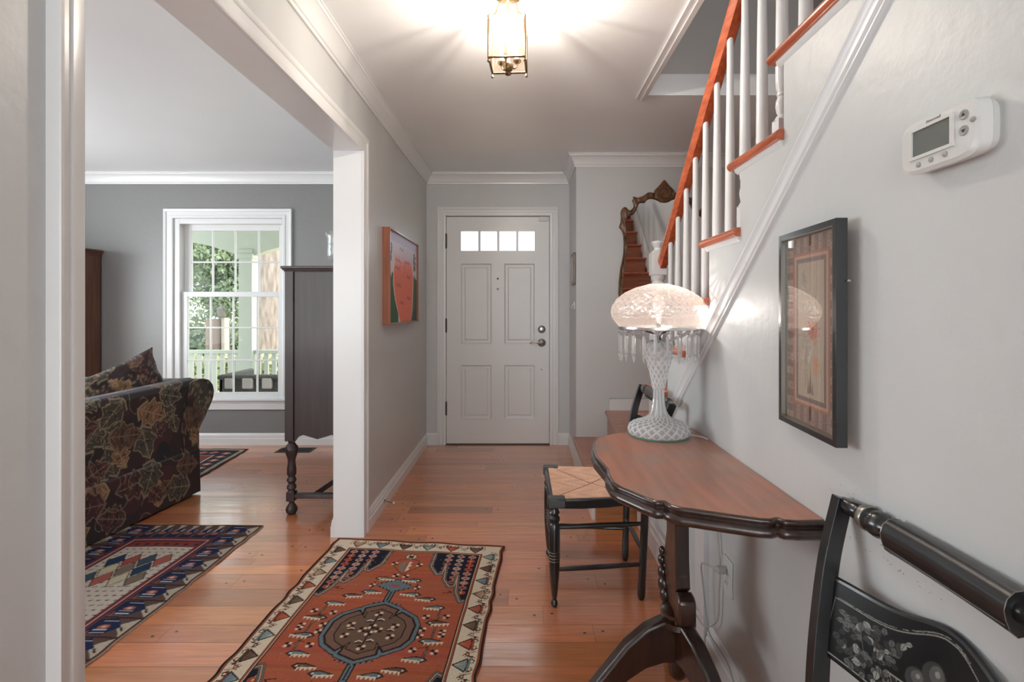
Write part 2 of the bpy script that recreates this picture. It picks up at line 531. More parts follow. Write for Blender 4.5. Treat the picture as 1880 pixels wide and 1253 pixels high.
def grid_mesh(name, cv, fn, mat, parent=None, back=None, flip=False):
    """fn(X,Y arrays) -> world xyz arrays (…,3). back: offset vector giving the sheet its thickness"""
    pts = fn(cv.X, cv.Y).reshape(-1, 3)
    off = Vector((0, 0, 0)); p = parent
    while p is not None:
        off += Vector(p.location); p = p.parent
    pts = pts - np.array(off)
    ny, nx = cv.ny, cv.nx
    idx = np.arange(ny * nx).reshape(ny, nx)
    q = np.stack([idx[:-1, :-1], idx[:-1, 1:], idx[1:, 1:], idx[1:, :-1]], -1).reshape(-1, 4)
    if flip: q = q[:, ::-1]
    cols = cv.a.reshape(-1, 3)
    fs = q
    if back is not None:
        ring = np.concatenate([idx[0, :-1], idx[:-1, -1], idx[-1, :0:-1], idx[:0:-1, 0]])
        n0 = len(pts)
        pts = np.vstack([pts, pts[ring] + np.array(back)])
        cols = np.vstack([cols, cols[ring]])
        m = len(ring)
        k = np.arange(m)
        side = np.stack([ring, n0 + k, n0 + (k + 1) % m, ring[(k + 1) % m]], -1)
        if flip: side = side[:, ::-1]
        fs = np.vstack([q, side])
    me = bpy.data.meshes.new(name)
    faces = fs.tolist()
    if back is not None:
        cap = (n0 + np.arange(m)).tolist()
        faces.append(cap if not flip else cap[::-1])
    me.from_pydata(pts.tolist(), [], faces)
    set_pattern(me, cols)
    for_s = np.ones(len(me.polygons), dtype=bool)
    me.polygons.foreach_set('use_smooth', for_s)
    me.set_sharp_from_angle(angle=R(40))
    me.materials.append(M[mat])
    ob = bpy.data.objects.new(name, me)
    COL.objects.link(ob)
    if parent: ob.parent = parent
    return ob

# ------------------------------------------------------------------ dimensions
XL, XLR = -0.845, -0.995       # partition: hall face, living-room face
XR = 0.665                     # stair-side wall face
YD, ZC = 4.66, 2.42            # front wall, ceiling
YS, XC = 4.10, 0.43            # wall behind the stair landing, corner of the door recess
XLL = -4.62
YB = -2.2

exec_sections = True

# ================================================================== SETTING
# ---- plank floor: one surface of random-width boards with dark pegs near their ends
def build_floor():
    m, nt, b = newmat('pegged_oak_floor')
    at = ND(nt, 'ShaderNodeAttribute', attribute_name='pattern')
    tc = ND(nt, 'ShaderNodeTexCoord')
    sh = ND(nt, 'ShaderNodeVectorMath', operation='MULTIPLY_ADD')
    L(nt, at.outputs['Color'], sh.inputs[0])
    sh.inputs[1].default_value = (37, 91, 53)
    L(nt, tc.outputs['Object'], sh.inputs[2])
    mp = ND(nt, 'ShaderNodeMapping'); mp.inputs['Scale'].default_value = (1.6, 22, 1)
    L(nt, sh.outputs['Vector'], mp.inputs['Vector'])
    n = ND(nt, 'ShaderNodeTexNoise'); n.inputs['Scale'].default_value = 2.2; n.inputs['Detail'].default_value = 9; n.inputs['Distortion'].default_value = 1.2
    L(nt, mp.outputs['Vector'], n.inputs['Vector'])
    wv = ND(nt, 'ShaderNodeTexWave', bands_direction='Y'); wv.inputs['Scale'].default_value = 0.35; wv.inputs['Distortion'].default_value = 7; wv.inputs['Detail'].default_value = 3; wv.inputs['Detail Scale'].default_value = 0.6
    L(nt, mp.outputs['Vector'], wv.inputs['Vector'])
    ad = ND(nt, 'ShaderNodeMath', operation='MULTIPLY_ADD'); ad.inputs[1].default_value = 0.25
    ad.inputs[0].default_value = 0.5; L(nt, n.outputs['Fac'], ad.inputs[2])
    mr = ND(nt, 'ShaderNodeMapRange'); mr.inputs['From Min'].default_value = 0.35; mr.inputs['From Max'].default_value = 0.95
    mr.inputs['To Min'].default_value = 1.22; mr.inputs['To Max'].default_value = 0.72
    L(nt, ad.outputs[0], mr.inputs['Value'])
    sc_ = ND(nt, 'ShaderNodeVectorMath', operation='SCALE')
    L(nt, at.outputs['Color'], sc_.inputs[0]); L(nt, mr.outputs['Result'], sc_.inputs['Scale'])
    L(nt, sc_.outputs['Vector'], b.inputs['Base Color'])
    n3 = ND(nt, 'ShaderNodeTexNoise'); n3.inputs['Scale'].default_value = 4.0
    L(nt, tc.outputs['Object'], n3.inputs['Vector'])
    mr3 = ND(nt, 'ShaderNodeMapRange'); mr3.inputs['To Min'].default_value = 0.30; mr3.inputs['To Max'].default_value = 0.42
    L(nt, n3.outputs['Fac'], mr3.inputs['Value']); L(nt, mr3.outputs['Result'], b.inputs['Roughness'])
    b.inputs['Coat Weight'].default_value = 1.0
    b.inputs['Coat IOR'].default_value = 1.8
    b.inputs['Coat Roughness'].default_value = 0.15
    n4 = ND(nt, 'ShaderNodeTexNoise'); n4.inputs['Scale'].default_value = 1.0
    mp4 = ND(nt, 'ShaderNodeMapping'); mp4.inputs['Scale'].default_value = (3, 14, 1)
    L(nt, tc.outputs['Object'], mp4.inputs['Vector']); L(nt, mp4.outputs['Vector'], n4.inputs['Vector'])
    bp = ND(nt, 'ShaderNodeBump'); bp.inputs['Strength'].default_value = 0.12; bp.inputs['Distance'].default_value = 0.01
    L(nt, n4.outputs['Fac'], bp.inputs['Height'])
    L(nt, bp.outputs['Normal'], b.inputs['Normal']); L(nt, bp.outputs['Normal'], b.inputs['Coat Normal'])
    V_, F_, C_ = [], [], []
    def quad(x0, x1, y0, y1, z, c):
        o = len(V_)
        V_.extend([(x0, y0, z), (x1, y0, z), (x1, y1, z), (x0, y1, z)]); F_.append((o, o + 1, o + 2, o + 3)); C_.extend([c] * 4)
    def disc(x, y, r, c):
        o = len(V_)
        for k in range(10):
            V_.append((x + r * math.cos(k * PI / 5), y + r * math.sin(k * PI / 5), 0.0004)); C_.append(c)
        F_.append(tuple(range(o, o + 10)))
    dark = (0.05, 0.022, 0.012)
    quad(XLL - .05, 2.0, YB, YD + .05, -0.0016, dark)
    y = YB
    peg = np.array((0.035, 0.022, 0.018))
    base = np.array(rgb(192, 118, 76)[:3])
    while y < YD:
        w = random.choice([0.062, 0.083, 0.083, 0.105, 0.128])
        x = XLL - random.random()
        while x < 2.0:
            ln = random.choice([0.5, 0.8, 1.1, 1.5, 1.9])
            t = random.gauss(0, 1)
            c = base * (1 + 0.13 * t) * np.array((1, 1 + random.uniform(-.07, .07), 1 + random.uniform(-.12, .12)))
            x1 = min(x + ln, 2.0)
            if x1 > XLL:
                quad(max(x, XLL) + .0006, x1 - .0006, y + .0006, min(y + w, YD + .04) - .0006, 0.0, tuple(np.clip(c, 0, 1)))
                if w > .07:
                    for xe in (x + .035, x1 - .035):
                        if XLL < xe < 1.9:
                            disc(xe, y + w * random.uniform(.3, .7), .006, tuple(peg))
            x = x1 if x1 >= 2.0 else x + ln
        y += w
    # solid slab underneath
    me = bpy.data.meshes.new('floor')
    me.from_pydata(V_, [], F_)
    set_pattern(me, np.array(C_))
    me.materials.append(m)
    o = bpy.data.objects.new('floor', me); COL.objects.link(o); struct(o)
    struct(MB().box(XLL - .1, 2.1, YB - .1, YD + .15, -0.15, -0.003).build('floor_base', 'dark'))
build_floor()

# ---- partition between hall and living room (opening Y 1.0 - 2.77)
OY0, OY1, OZ = 0.995, 2.77, 2.05
w = MB()
w.box(XLR, XL, OY1 + .012, YD, 0, ZC); w.box(XLR, XL, OY0 - .012, OY1 + .012, OZ + .012, ZC); w.box(XLR, XL, YB, OY0 - .012, 0, ZC)
struct(w.build('wall_left', 'wall'))
# jamb lining of the opening
j = MB()
j.box(XLR - .001, XL + .001, OY1, OY1 + .0125, 0, OZ + .012)
j.box(XLR - .001, XL + .001, OY0 - .0125, OY0, 0, OZ + .012)
j.box(XLR - .001, XL + .001, OY0, OY1, OZ, OZ + .0125)
struct(j.build('trim_1', 'trim'))
# casing on the hall side: stepped profile (u across, v out of the wall)
def casing_prof(wd=.08, th=.014):
    return [(0, 0), (0, th * .75), (.006, th), (wd * .30, th), (wd * .36, th * .72), (wd * .68, th * .72), (wd * .74, th * 1.1), (wd * .84, th * 1.25), (wd, th * 1.15), (wd, 0)]
c = MB()
pr = casing_prof()
c.sweep(pr, (XL, OY1, 0), (XL, OY1, OZ), (0, 1, 0), (1, 0, 0), cutB=1)
c.sweep(pr, (XL, OY1, OZ), (XL, OY0, OZ), (0, 0, 1), (1, 0, 0), cutA=-1, cutB=1)
pr2 = [(0, 0), (0, .015), (.006, .019), (.03, .019), (.034, .015), (.05, .015), (.055, .024), (.064, .026), (.066, .022), (.066, 0)]
c.sweep(pr2, (XL, OY0, 0), (XL, OY0, OZ), (0, -1, 0), (1, 0, 0), cutB=1)
struct(c.build('trim_2', 'trim'))

# ---- front wall
DX0, DX1, DZ = -0.665, 0.248, 2.035
w = MB()
w.box(XLR, DX0 - .008, YD, YD + .16, 0, ZC); w.box(DX1 + .008, XC + .1, YD, YD + .16, 0, ZC); w.box(DX0 - .008, DX1 + .008, YD, YD + .16, DZ + .008, ZC)
struct(w.build('wall_front', 'wall'))
WX0, WX1, WZ0, WZ1 = -3.095, -2.124, 0.397, 2.016
w = MB()
w.box(XLL, WX0, YD, YD + .16, 0, ZC); w.box(WX1, XLR, YD, YD + .16, 0, ZC)
w.box(WX0, WX1, YD, YD + .16, WZ1, ZC); w.box(WX0, WX1, YD, YD + .16, 0, WZ0)
struct(w.build('wall_living_front', 'grey'))
# recess return beside the door and the wall behind the landing
w = MB()
w.box(XC, XC + .1, YS + .1, YD + .1, 0, ZC); w.box(XC, 1.75, YS, YS + .1, 0, 5.0)
struct(w.build('wall_landing', 'wall'))

# ---- living room side and back walls with windows the camera does not see
w = MB()
w.box(XLL - .12, XLL, YB, 1.25, 0, ZC); w.box(XLL - .12, XLL, 3.55, YD + .16, 0, ZC); w.box(XLL - .12, XLL, 1.25, 3.55, 0, .55); w.box(XLL - .12, XLL, 1.25, 3.55, 2.1, ZC)
w.box(XLL, -3.95, -1.22, -1.1, 0, ZC); w.box(-1.85, XLR, -1.22, -1.1, 0, ZC); w.box(-3.95, -1.85, -1.22, -1.1, 0, .55); w.box(-3.95, -1.85, -1.22, -1.1, 2.1, ZC)
struct(w.build('wall_living_side', 'grey'))
w = MB()
w.box(XL, -.9, YB - .12, YB, 0, ZC) if False else None
w.box(XL, 1.75, YB - .12, YB, 0, .35); w.box(XL, 1.75, YB - .12, YB, 2.33, ZC); w.box(.66, 1.75, YB - .12, YB, .35, 2.33)
struct(w.build('wall_back', 'wall'))

# ---- stair-side wall: stepped top under the treads
RISE, RUN = .2086, .263
def nose_y(k): return 1.905 + RUN * (7 - k)
TT = .028      # tread thickness
NSTEP = 13
pts = [(YB, 0), (2.93, 0)]
for k in range(3, NSTEP + 1):
    yr = nose_y(k) - .03
    pts += [(yr, RISE * (k - 1) - (TT if k > 3 else 0)), (yr, RISE * k - TT)]
ytop = nose_y(NSTEP) - .03
pts = [(YB, 0), (nose_y(3) - .055, 0)]
for k in range(3, NSTEP + 1):
    yr = nose_y(k) - .055
    if k > 3: pts.append((yr, RISE * (k - 1) - TT))
    pts.append((yr, RISE * k - TT))
pts.append((YB, RISE * NSTEP - TT))
w = MB(); w.prism(pts, 'x', XR, XR + .10)
struct(w.build('wall_right', 'wall'))
w = MB(); w.box(1.65, 1.75, YB, YS, 0, 5.0)
struct(w.build('wall_stair_side', 'well'))
# diagonal moulding on the stair wall
def on_right(x, y, off=0):
    X = XR - off
    Y = X * FPX / (x - VX)
    return Vector((XR, Y, CZ - (y - VY) * Y / FPX))
A = on_right(1560, 78); B = on_right(1225, 758)
d = (B - A).normalized()
A2 = A - d * (A.y - (-.3)) / d.y * 1.0 if False else A + d * ((-.35 - A.y) / d.y)
B2 = A + d * ((2.90 - A.y) / d.y)
nrm = Vector((0, -d.z, d.y)); nrm = nrm if nrm.z < 0 else -nrm
prm = [(0, 0), (0, .008), (.006, .016), (.014, .018), (.022, .012), (.030, .010), (.040, .010), (.044, .005), (.052, .005), (.056, .009), (.058, 0)]
w = MB(); w.sweep(prm, A2, B2, nrm, (-1, 0, 0))
struct(w.build('trim_3', 'trim'))

# ---- ceilings
OWX, OWY = .70, 2.956
w = MB()
w.box(XL, OWX, YB, YD, ZC, ZC + .12); w.box(OWX, 1.65, OWY, YD, ZC, ZC + .12)
struct(w.build('ceiling_hall', 'ceiling'))
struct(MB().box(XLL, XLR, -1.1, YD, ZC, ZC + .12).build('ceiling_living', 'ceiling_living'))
w = MB()
w.box(OWX, 1.65, OWY, OWY + .1, ZC + .12, 5.0); w.box(OWX - .1, OWX, -.6, OWY + .1, ZC + .12, 5.0); w.box(OWX - .1, 1.75, YB, OWY + .1, 5.0, 5.1)
w.box(OWX - .1, 1.65, -.75, -.6, RISE * NSTEP, 3.0)
struct(w.build('wall_stairwell_upper', 'well'))
w = MB()
w.box(XR + .10, 1.65, YB, nose_y(13) - .03 - .02, RISE * NSTEP - .12, RISE * NSTEP - .01)
struct(w.build('floor_upper', 'tread'))
# trim along the stairwell opening
w = MB()
w.box(OWX - .045, OWX + .004, YB, OWY + .03, ZC - .012, ZC + .002); w.box(OWX - .018, OWX + .004, YB, OWY + .03, ZC - .02, ZC)
struct(w.build('trim_4', 'trim'))

# ---- crown mouldings
CR = [(0, 0), (0, -.098), (.010, -.098), (.012, -.084), (.018, -.080), (.022, -.066), (.034, -.040), (.050, -.022), (.058, -.019), (.060, -.008), (.066, -.006), (.066, 0)]
w = MB()
w.sweep(CR, (XL, YB, ZC), (XL, YD, ZC), (1, 0, 0), (0, 0, 1), cutB=-1)
w.sweep(CR, (XL, YD, ZC), (XC, YD, ZC), (0, -1, 0), (0, 0, 1), cutA=1, cutB=-1)
w.sweep(CR, (XC, YD, ZC), (XC, YS, ZC), (-1, 0, 0), (0, 0, 1), cutA=1, cutB=1)
w.sweep(CR, (XC, YS, ZC), (1.65, YS, ZC), (0, -1, 0), (0, 0, 1), cutA=-1)
struct(w.build('trim_5', 'trim'))
w = MB()
w.sweep(CR, (XLL, YD, ZC), (XLR, YD, ZC), (0, -1, 0), (0, 0, 1), cutA=1, cutB=-1)
w.sweep(CR, (XLR, YD, ZC), (XLR, -1.1, ZC), (-1, 0, 0), (0, 0, 1), cutA=1)
w.sweep(CR, (XLL, -1.1, ZC), (XLL, YD, ZC), (1, 0, 0), (0, 0, 1), cutB=-1)
struct(w.build('trim_6', 'trim'))

# ---- baseboards
BP = [(0, 0), (.016, 0), (.016, .056), (.013, .060), (.010, .062), (.012, .066), (.012, .074), (.008, .077), (.010, .081), (.009, .088), (.004, .095), (.003, .103), (0, .104)]
w = MB(); w.sweep(BP, (XL, OY1 + .08, 0), (XL, YD, 0), (1, 0, 0), (0, 0, 1), cutB=-1)
w.sweep(BP, (XL, YD, 0), (DX0 - .082, YD, 0), (0, -1, 0), (0, 0, 1), cutA=1)
w.sweep(BP, (XL, YB, 0), (XL, OY0 - .07, 0), (1, 0, 0), (0, 0, 1))
struct(w.build('baseboard_left', 'trim'))
w = MB(); w.sweep(BP, (DX1 + .082, YD, 0), (XC, YD, 0), (0, -1, 0), (0, 0, 1), cutB=-1)
w.sweep(BP, (XC, YD, 0), (XC, YS, 0), (-1, 0, 0), (0, 0, 1), cutA=1)
struct(w.build('baseboard_front', 'trim'))
w = MB(); w.sweep(BP, (XLL, YD, 0), (XLR, YD, 0), (0, -1, 0), (0, 0, 1), cutB=-1)
w.sweep(BP, (XLR, YD, 0), (XLR, OY1, 0), (-1, 0, 0), (0, 0, 1), cutA=1)
struct(w.build('baseboard_living', 'trim'))
w = MB(); w.sweep(BP, (XR, YB, 0), (XR, 1.84, 0), (-1, 0, 0), (0, 0, 1))
struct(w.build('baseboard_right', 'trim'))
# skirting above the landing and along the stair wall
w = MB(); w.box(.69, 1.65, YS - .016, YS, RISE * 2, RISE * 2 + .092)
w.box(.69, 1.65, YS - .02, YS, RISE * 2 + .085, RISE * 2 + .092)
sk = [(YS - .02, RISE * 2), (YS - .02, RISE * 2 + .1), (3.1, RISE * 2 + .1), (nose_y(13), RISE * 13 + .27), (nose_y(13), RISE * 13 - .1), (nose_y(3), RISE * 2)]
w.prism(sk, 'x', 1.632, 1.65)
struct(w.build('baseboard_stair', 'trim'))

# ---- front door
def prof_box(mb, x0, x1, y0, y1, z0, z1): mb.box(x0, x1, y0, y1, z0, z1)
Yf = YD - .004      # door face
def DXp(px): return (px - VX) / 206.0
def DZp(py): return CZ - (py - VY) / 206.0
door = bpy.data.objects.new('door_1', None); COL.objects.link(door); door.location = (DX0, YD, 0); struct(door)
s = MB()
yb = Yf + .045
px = [820, 846.5, 902.6, 926, 981.5, 1008.3]
X_ = [DXp(v) for v in px]; X_[0] = DX0; X_[-1] = DX1
lx = [847, 878, 882.5, 912.5, 917, 947.5, 952, 983]
LXs = [DXp(v) for v in lx]
ztop, zl1, zl0 = 2.03, DZp(425), DZp(460.6)
zp = [DZp(v) for v in (484.5, 631.6, 671, 770)]
s.box(X_[0], X_[1], Yf, yb, .012, ztop); s.box(X_[4], X_[5], Yf, yb, .012, ztop)
s.box(X_[1], X_[4], Yf, yb, zl1, ztop); s.box(X_[1], X_[4], Yf, yb, zp[0], zl0)
for a_, b_ in ((1, 2), (3, 4), (5, 6)): s.box(LXs[a_], LXs[b_], Yf, yb, zl0, zl1)
s.box(X_[2], X_[3], Yf, yb, .012, zp[0]); s.box(X_[1], X_[2], Yf, yb, zp[2], zp[1]); s.box(X_[3], X_[4], Yf, yb, zp[2], zp[1])
s.box(X_[1], X_[2], Yf, yb, .012, zp[3]); s.box(X_[3], X_[4], Yf, yb, .012, zp[3])
s.build('door_slab', 'door', door)
for (xa, xb) in ((X_[1], X_[2]), (X_[3], X_[4])):
    for (zb, za) in ((zp[1], zp[0]), (zp[3], zp[2])):
        q = MB()
        rects = [(0, 0), (.006, .010), (.014, .013), (.030, .013), (.040, .006)]
        vs, fs = [], []
        for ins, dep in rects:
            vs += [(xa + ins, Yf + dep, zb + ins), (xb - ins, Yf + dep, zb + ins), (xb - ins, Yf + dep, za - ins), (xa + ins, Yf + dep, za - ins)]
        for i in range(len(rects) - 1):
            for k in range(4):
                fs.append((i * 4 + k, i * 4 + (k + 1) % 4, (i + 1) * 4 + (k + 1) % 4, (i + 1) * 4 + k))
        n_ = (len(rects) - 1) * 4
        fs.append((n_, n_ + 1, n_ + 2, n_ + 3))
        q.add(vs, fs)
        q.box(xa, xb, Yf + .02, Yf + .04, zb, za)
        q.build('panel', 'door', door, sharp=20)
for a_ in (0, 2, 4, 6):
    q = MB(); q.box(LXs[a_], LXs[a_ + 1], Yf + .022, Yf + .026, zl0, zl1); q.build('glass_pane', 'glass', door)
q = MB(); o_ = (DXp(994.5), Yf, DZp(605))
q.lathe([(.034, 0), (.034, -.006), (.026, -.012), (.020, -.014), (.018, -.022), (.008, -.024), (0.0001, -.024)], o_, (0, 1, 0)); q.build('deadbolt', 'nickel', door)
hz = DZp(629.5)
q = MB(); q.lathe([(.036, 0), (.036, -.006), (.030, -.012), (.018, -.016), (.013, -.03), (.013, -.048), (0.0001, -.052)], (DXp(994.5), Yf, hz), (0, 1, 0))
xh = DXp(994.5)
q.tube([(xh, Yf - .045, hz), (xh - .03, Yf - .05, hz + .004), (xh - .06, Yf - .05, hz + .010), (xh - .09, Yf - .048, hz + .006), (xh - .108, Yf - .046, hz - .006)], [.010, .010, .0085, .007, .005], 10)
q.build('lever_handle', 'nickel', door)
q = MB(); q.lathe([(.009, 0), (.009, -.003), (.005, -.004), (.0001, -.004)], (DXp(914), Yf, DZp(512)), (0, 1, 0), 12); q.build('peephole', 'iron', door)
q = MB(); q.lathe([(.011, 0), (.011, -.004), (.006, -.004), (.006, -.001), (.0001, -.001)], (DXp(914), Yf, DZp(531)), (0, 1, 0), 12); q.build('peephole', 'button', door)
q = MB(); q.lathe([(.005, 0), (.005, -.002), (.0001, -.002)], (DXp(994), Yf, DZp(679)), (0, 1, 0), 10); q.build('screw_plug', 'iron', door)
q = MB(); q.box(DXp(989), DXp(1006), Yf - .016, Yf, DZp(407), DZp(398.5)); q.build('door_sensor', 'plastic', door, bevel=.002)
for ya, yb2 in ((430, 456), (586, 610), (738, 762)):
    q = MB(); q.lathe([(.007, 0), (.007, DZp(ya) - DZp(yb2))], (DX0 - .004, Yf - .006, DZp(yb2)), (0, 0, 1), 10)
    for t_ in (0, 1): q.ball((DX0 - .004, Yf - .006, (DZp(ya), DZp(yb2))[t_]), .006, 8, 6)
    q.box(DX0 - .014, DX0 + .004, Yf - .002, Yf + .002, DZp(yb2), DZp(ya)); q.build('hinge', 'iron', door)
q = MB(); q.box(DX0 - .005, DX1 + .005, YD - .01, YD + .15, 0, .010); q.build('threshold', 'iron', door)
q = MB()
q.box(DX0 - .02, DX0 - .004, YD, YD + .14, 0, DZ + .01); q.box(DX1 + .004, DX1 + .02, YD, YD + .14, 0, DZ + .01); q.box(DX0 - .02, DX1 + .02, YD, YD + .14, DZ + .004, DZ + .02)
q.box(DX0 - .004, DX0 + .014, YD + .043, YD + .075, 0, DZ); q.box(DX1 - .014, DX1 + .004, YD + .043, YD + .075, 0, DZ); q.box(DX0 - .004, DX1 + .004, YD + .043, YD + .075, DZ - .014, DZ + .004)
q.build('door_frame', 'trim', door)
q = MB(); cp = casing_prof(.075, .014)
q.sweep(cp, (DX0 - .006, YD, 0), (DX0 - .006, YD, DZ + .006), (-1, 0, 0), (0, -1, 0), cutB=1)
q.sweep(cp, (DX1 + .006, YD, 0), (DX1 + .006, YD, DZ + .006), (1, 0, 0), (0, -1, 0), cutB=1)
q.sweep(cp, (DX0 - .006, YD, DZ + .006), (DX1 + .006, YD, DZ + .006), (0, 0, 1), (0, -1, 0), cutA=-1, cutB=1)
q.build('door_casing', 'trim', door)

# ---- living room window (double hung)
win = bpy.data.objects.new('window_1', None); COL.objects.link(win); win.location = ((WX0 + WX1) / 2, YD, WZ0); struct(win)
q = MB(); cp = [(0, 0), (0, .012), (.006, .018), (.026, .018), (.030, .012), (.058, .012), (.062, .020), (.082, .024), (.086, .018), (.086, 0)]
q.sweep(cp, (WX0, YD, WZ0), (WX0, YD, WZ1), (-1, 0, 0), (0, -1, 0), cutB=1)
q.sweep(cp, (WX1, YD, WZ0), (WX1, YD, WZ1), (1, 0, 0), (0, -1, 0), cutB=1)
q.sweep(cp[:-1] + [(.086, 0)], (WX0, YD, WZ1), (WX1, YD, WZ1), (0, 0, 1), (0, -1, 0), cutA=-1, cutB=1)
q.build('window_casing', 'trim', win)
q = MB(); q.box(WX0 - .11, WX1 + .11, YD - .045, YD, WZ0 - .004, WZ0 + .018); q.build('window_sill', 'trim', win, bevel=.006)
q = MB(); q.box(WX0 - .086, WX1 + .086, YD - .02, YD, WZ0 - .082, WZ0 - .004); q.box(WX0 - .086, WX1 + .086, YD - .026, YD, WZ0 - .022, WZ0 - .004); q.build('apron', 'trim', win, bevel=.003)
q = MB()
f0 = P(333.6, 412, YD + .03); f1 = P(519.5, 734, YD + .03)
q.box(WX0, f0.x, YD, YD + .13, WZ0, WZ1); q.box(WX1 - .01, WX1, YD, YD + .13, WZ0, WZ1); q.box(f0.x + .0002, WX1 - .0102, YD, YD + .13, f0.z, WZ1); q.box(f0.x + .0002, WX1 - .0102, YD, YD + .13, WZ0, WZ0 + .018)
q.build('window_frame', 'trim', win, bevel=.002)
def sash(name, Y, pxs, pys, out, th=.03, mw=.014):
    xs = [P(v, 0, Y).x for v in pxs]; zs = [P(0, v, Y).z for v in pys]
    ox0, ox1 = P(out[0], 0, Y).x, P(out[2], 0, Y).x; oz1, oz0 = P(0, out[1], Y).z, P(0, out[3], Y).z
    q = MB()
    q.box(ox0, xs[0], Y, Y + th, oz0, oz1); q.box(xs[-1], ox1, Y, Y + th, oz0, oz1); q.box(xs[0], xs[-1], Y, Y + th, zs[0], oz1); q.box(xs[0], xs[-1], Y, Y + th, oz0, zs[-1])
    so = q.build(name, 'trim', win, bevel=.003)
    q = MB()
    for x in xs[1:-1]: q.box(x - mw / 2, x + mw / 2, Y + .0068, Y + th - .0068, zs[-1] - .001, zs[0] + .001)
    for z in zs[1:-1]: q.box(xs[0] - .001, xs[-1] + .001, Y + .006, Y + th - .006, z - mw / 2, z + mw / 2)
    q.build('muntin_bars', 'trim', so, bevel=.003)
    q = MB(); q.box(xs[0], xs[-1], Y + th / 2 - .0015, Y + th / 2 + .0015, zs[-1], zs[0]); q.build('glass_pane', 'glass', so)
sash('lower_sash', YD + .03, [344, 385.4, 427, 471, 510], [545.5, 602, 662, 721], (333.6, 536, 519.5, 734))
sash('upper_sash', YD + .07, [351, 389.5, 430.8, 474, 512.3], [424, 481.5, 540], (336, 412, 521, 545))

# unseen windows added as openings for the fill lights: frames with panes
def side_window(name, box, axis):
    r = bpy.data.objects.new(name, None); COL.objects.link(r); struct(r)
    (x0, x1, y0, y1, z0, z1) = box
    q = MB(); t = .06
    if axis == 'x':
        n = 2
        for i in range(n + 1):
            yy = y0 + (y1 - y0) * i / n; q.box(x0, x1, yy - t / 2, yy + t / 2, z0, z1)
        q.box(x0, x1, y0, y1, z0, z0 + t); q.box(x0, x1, y0, y1, z1 - t, z1); q.box(x0 + .01, x1 - .01, y0, y1, (z0 + z1) / 2 - .02, (z0 + z1) / 2 + .02)
        g = MB().box((x0 + x1) / 2 - .002, (x0 + x1) / 2 + .002, y0, y1, z0, z1)
    else:
        n = 2
        for i in range(n + 1):
            xx = x0 + (x1 - x0) * i / n; q.box(xx - t / 2, xx + t / 2, y0, y1, z0, z1)
        q.box(x0, x1, y0, y1, z0, z0 + t); q.box(x0, x1, y0, y1, z1 - t, z1); q.box(x0, x1, y0 + .01, y1 - .01, (z0 + z1) / 2 - .02, (z0 + z1) / 2 + .02)
        g = MB().box(x0, x1, (y0 + y1) / 2 - .002, (y0 + y1) / 2 + .002, z0, z1)
    q.build('window_frame', 'trim', r); g.build('glass_pane', 'glass', r)
side_window('window_2', (XLL - .09, XLL - .03, 1.25, 3.55, .55, 2.1), 'x')
side_window('window_3', (-3.95, -1.85, -1.19, -1.13, .55, 2.1), 'y')
side_window('window_4', (XL, .66, YB - .09, YB - .03, .35, 2.33), 'y')

# ---- louvered return grille under the stairs
q = MB()
def louver(y0, y1, z0, z1, fr=.035):
    q.box(XR - .012, XR, y0, y0 + fr, z0, z1); q.box(XR - .012, XR, y1 - fr, y1, z0, z1)
    q.box(XR - .0115, XR, y0 + fr - .001, y1 - fr + .001, z0 + .0005, z0 + fr); q.box(XR - .0115, XR, y0 + fr - .001, y1 - fr + .001, z1 - fr, z1 - .0005)
    z = z0 + fr
    while z < z1 - fr - .004:
        q.prism([(XR - .0015, z + .004), (XR - .010, z), (XR - .010, z + .0022), (XR - .0015, z + .006)], 'y', y0 + fr, y1 - fr)
        z += .0125
louver(1.93, 2.31, .10, .64); louver(2.33, 2.74, .10, .44)
struct(q.build('trim_7', 'trim', sharp=20))
q = MB(); q.box(XR - .0014, XR - .0002, 1.94, 2.30, .11, .63); q.box(XR - .0014, XR - .0002, 2.34, 2.73, .11, .43); struct(q.build('louver_gap_shade', 'iron'))  # dark sheet behind the slats, standing in for the shade in their gaps
q = MB(); q.box(XR - .018, XR, 1.855, 1.885, 0, .66); q.box(XR - .014, XR, 1.89, 1.925, 0, .66); q.box(XR - .0165, XR, 1.852, 2.93, 0, .098)
q.box(XR - .0185, XR, 1.853, 2.33, .64, .67)
struct(q.build('trim_8', 'trim'))

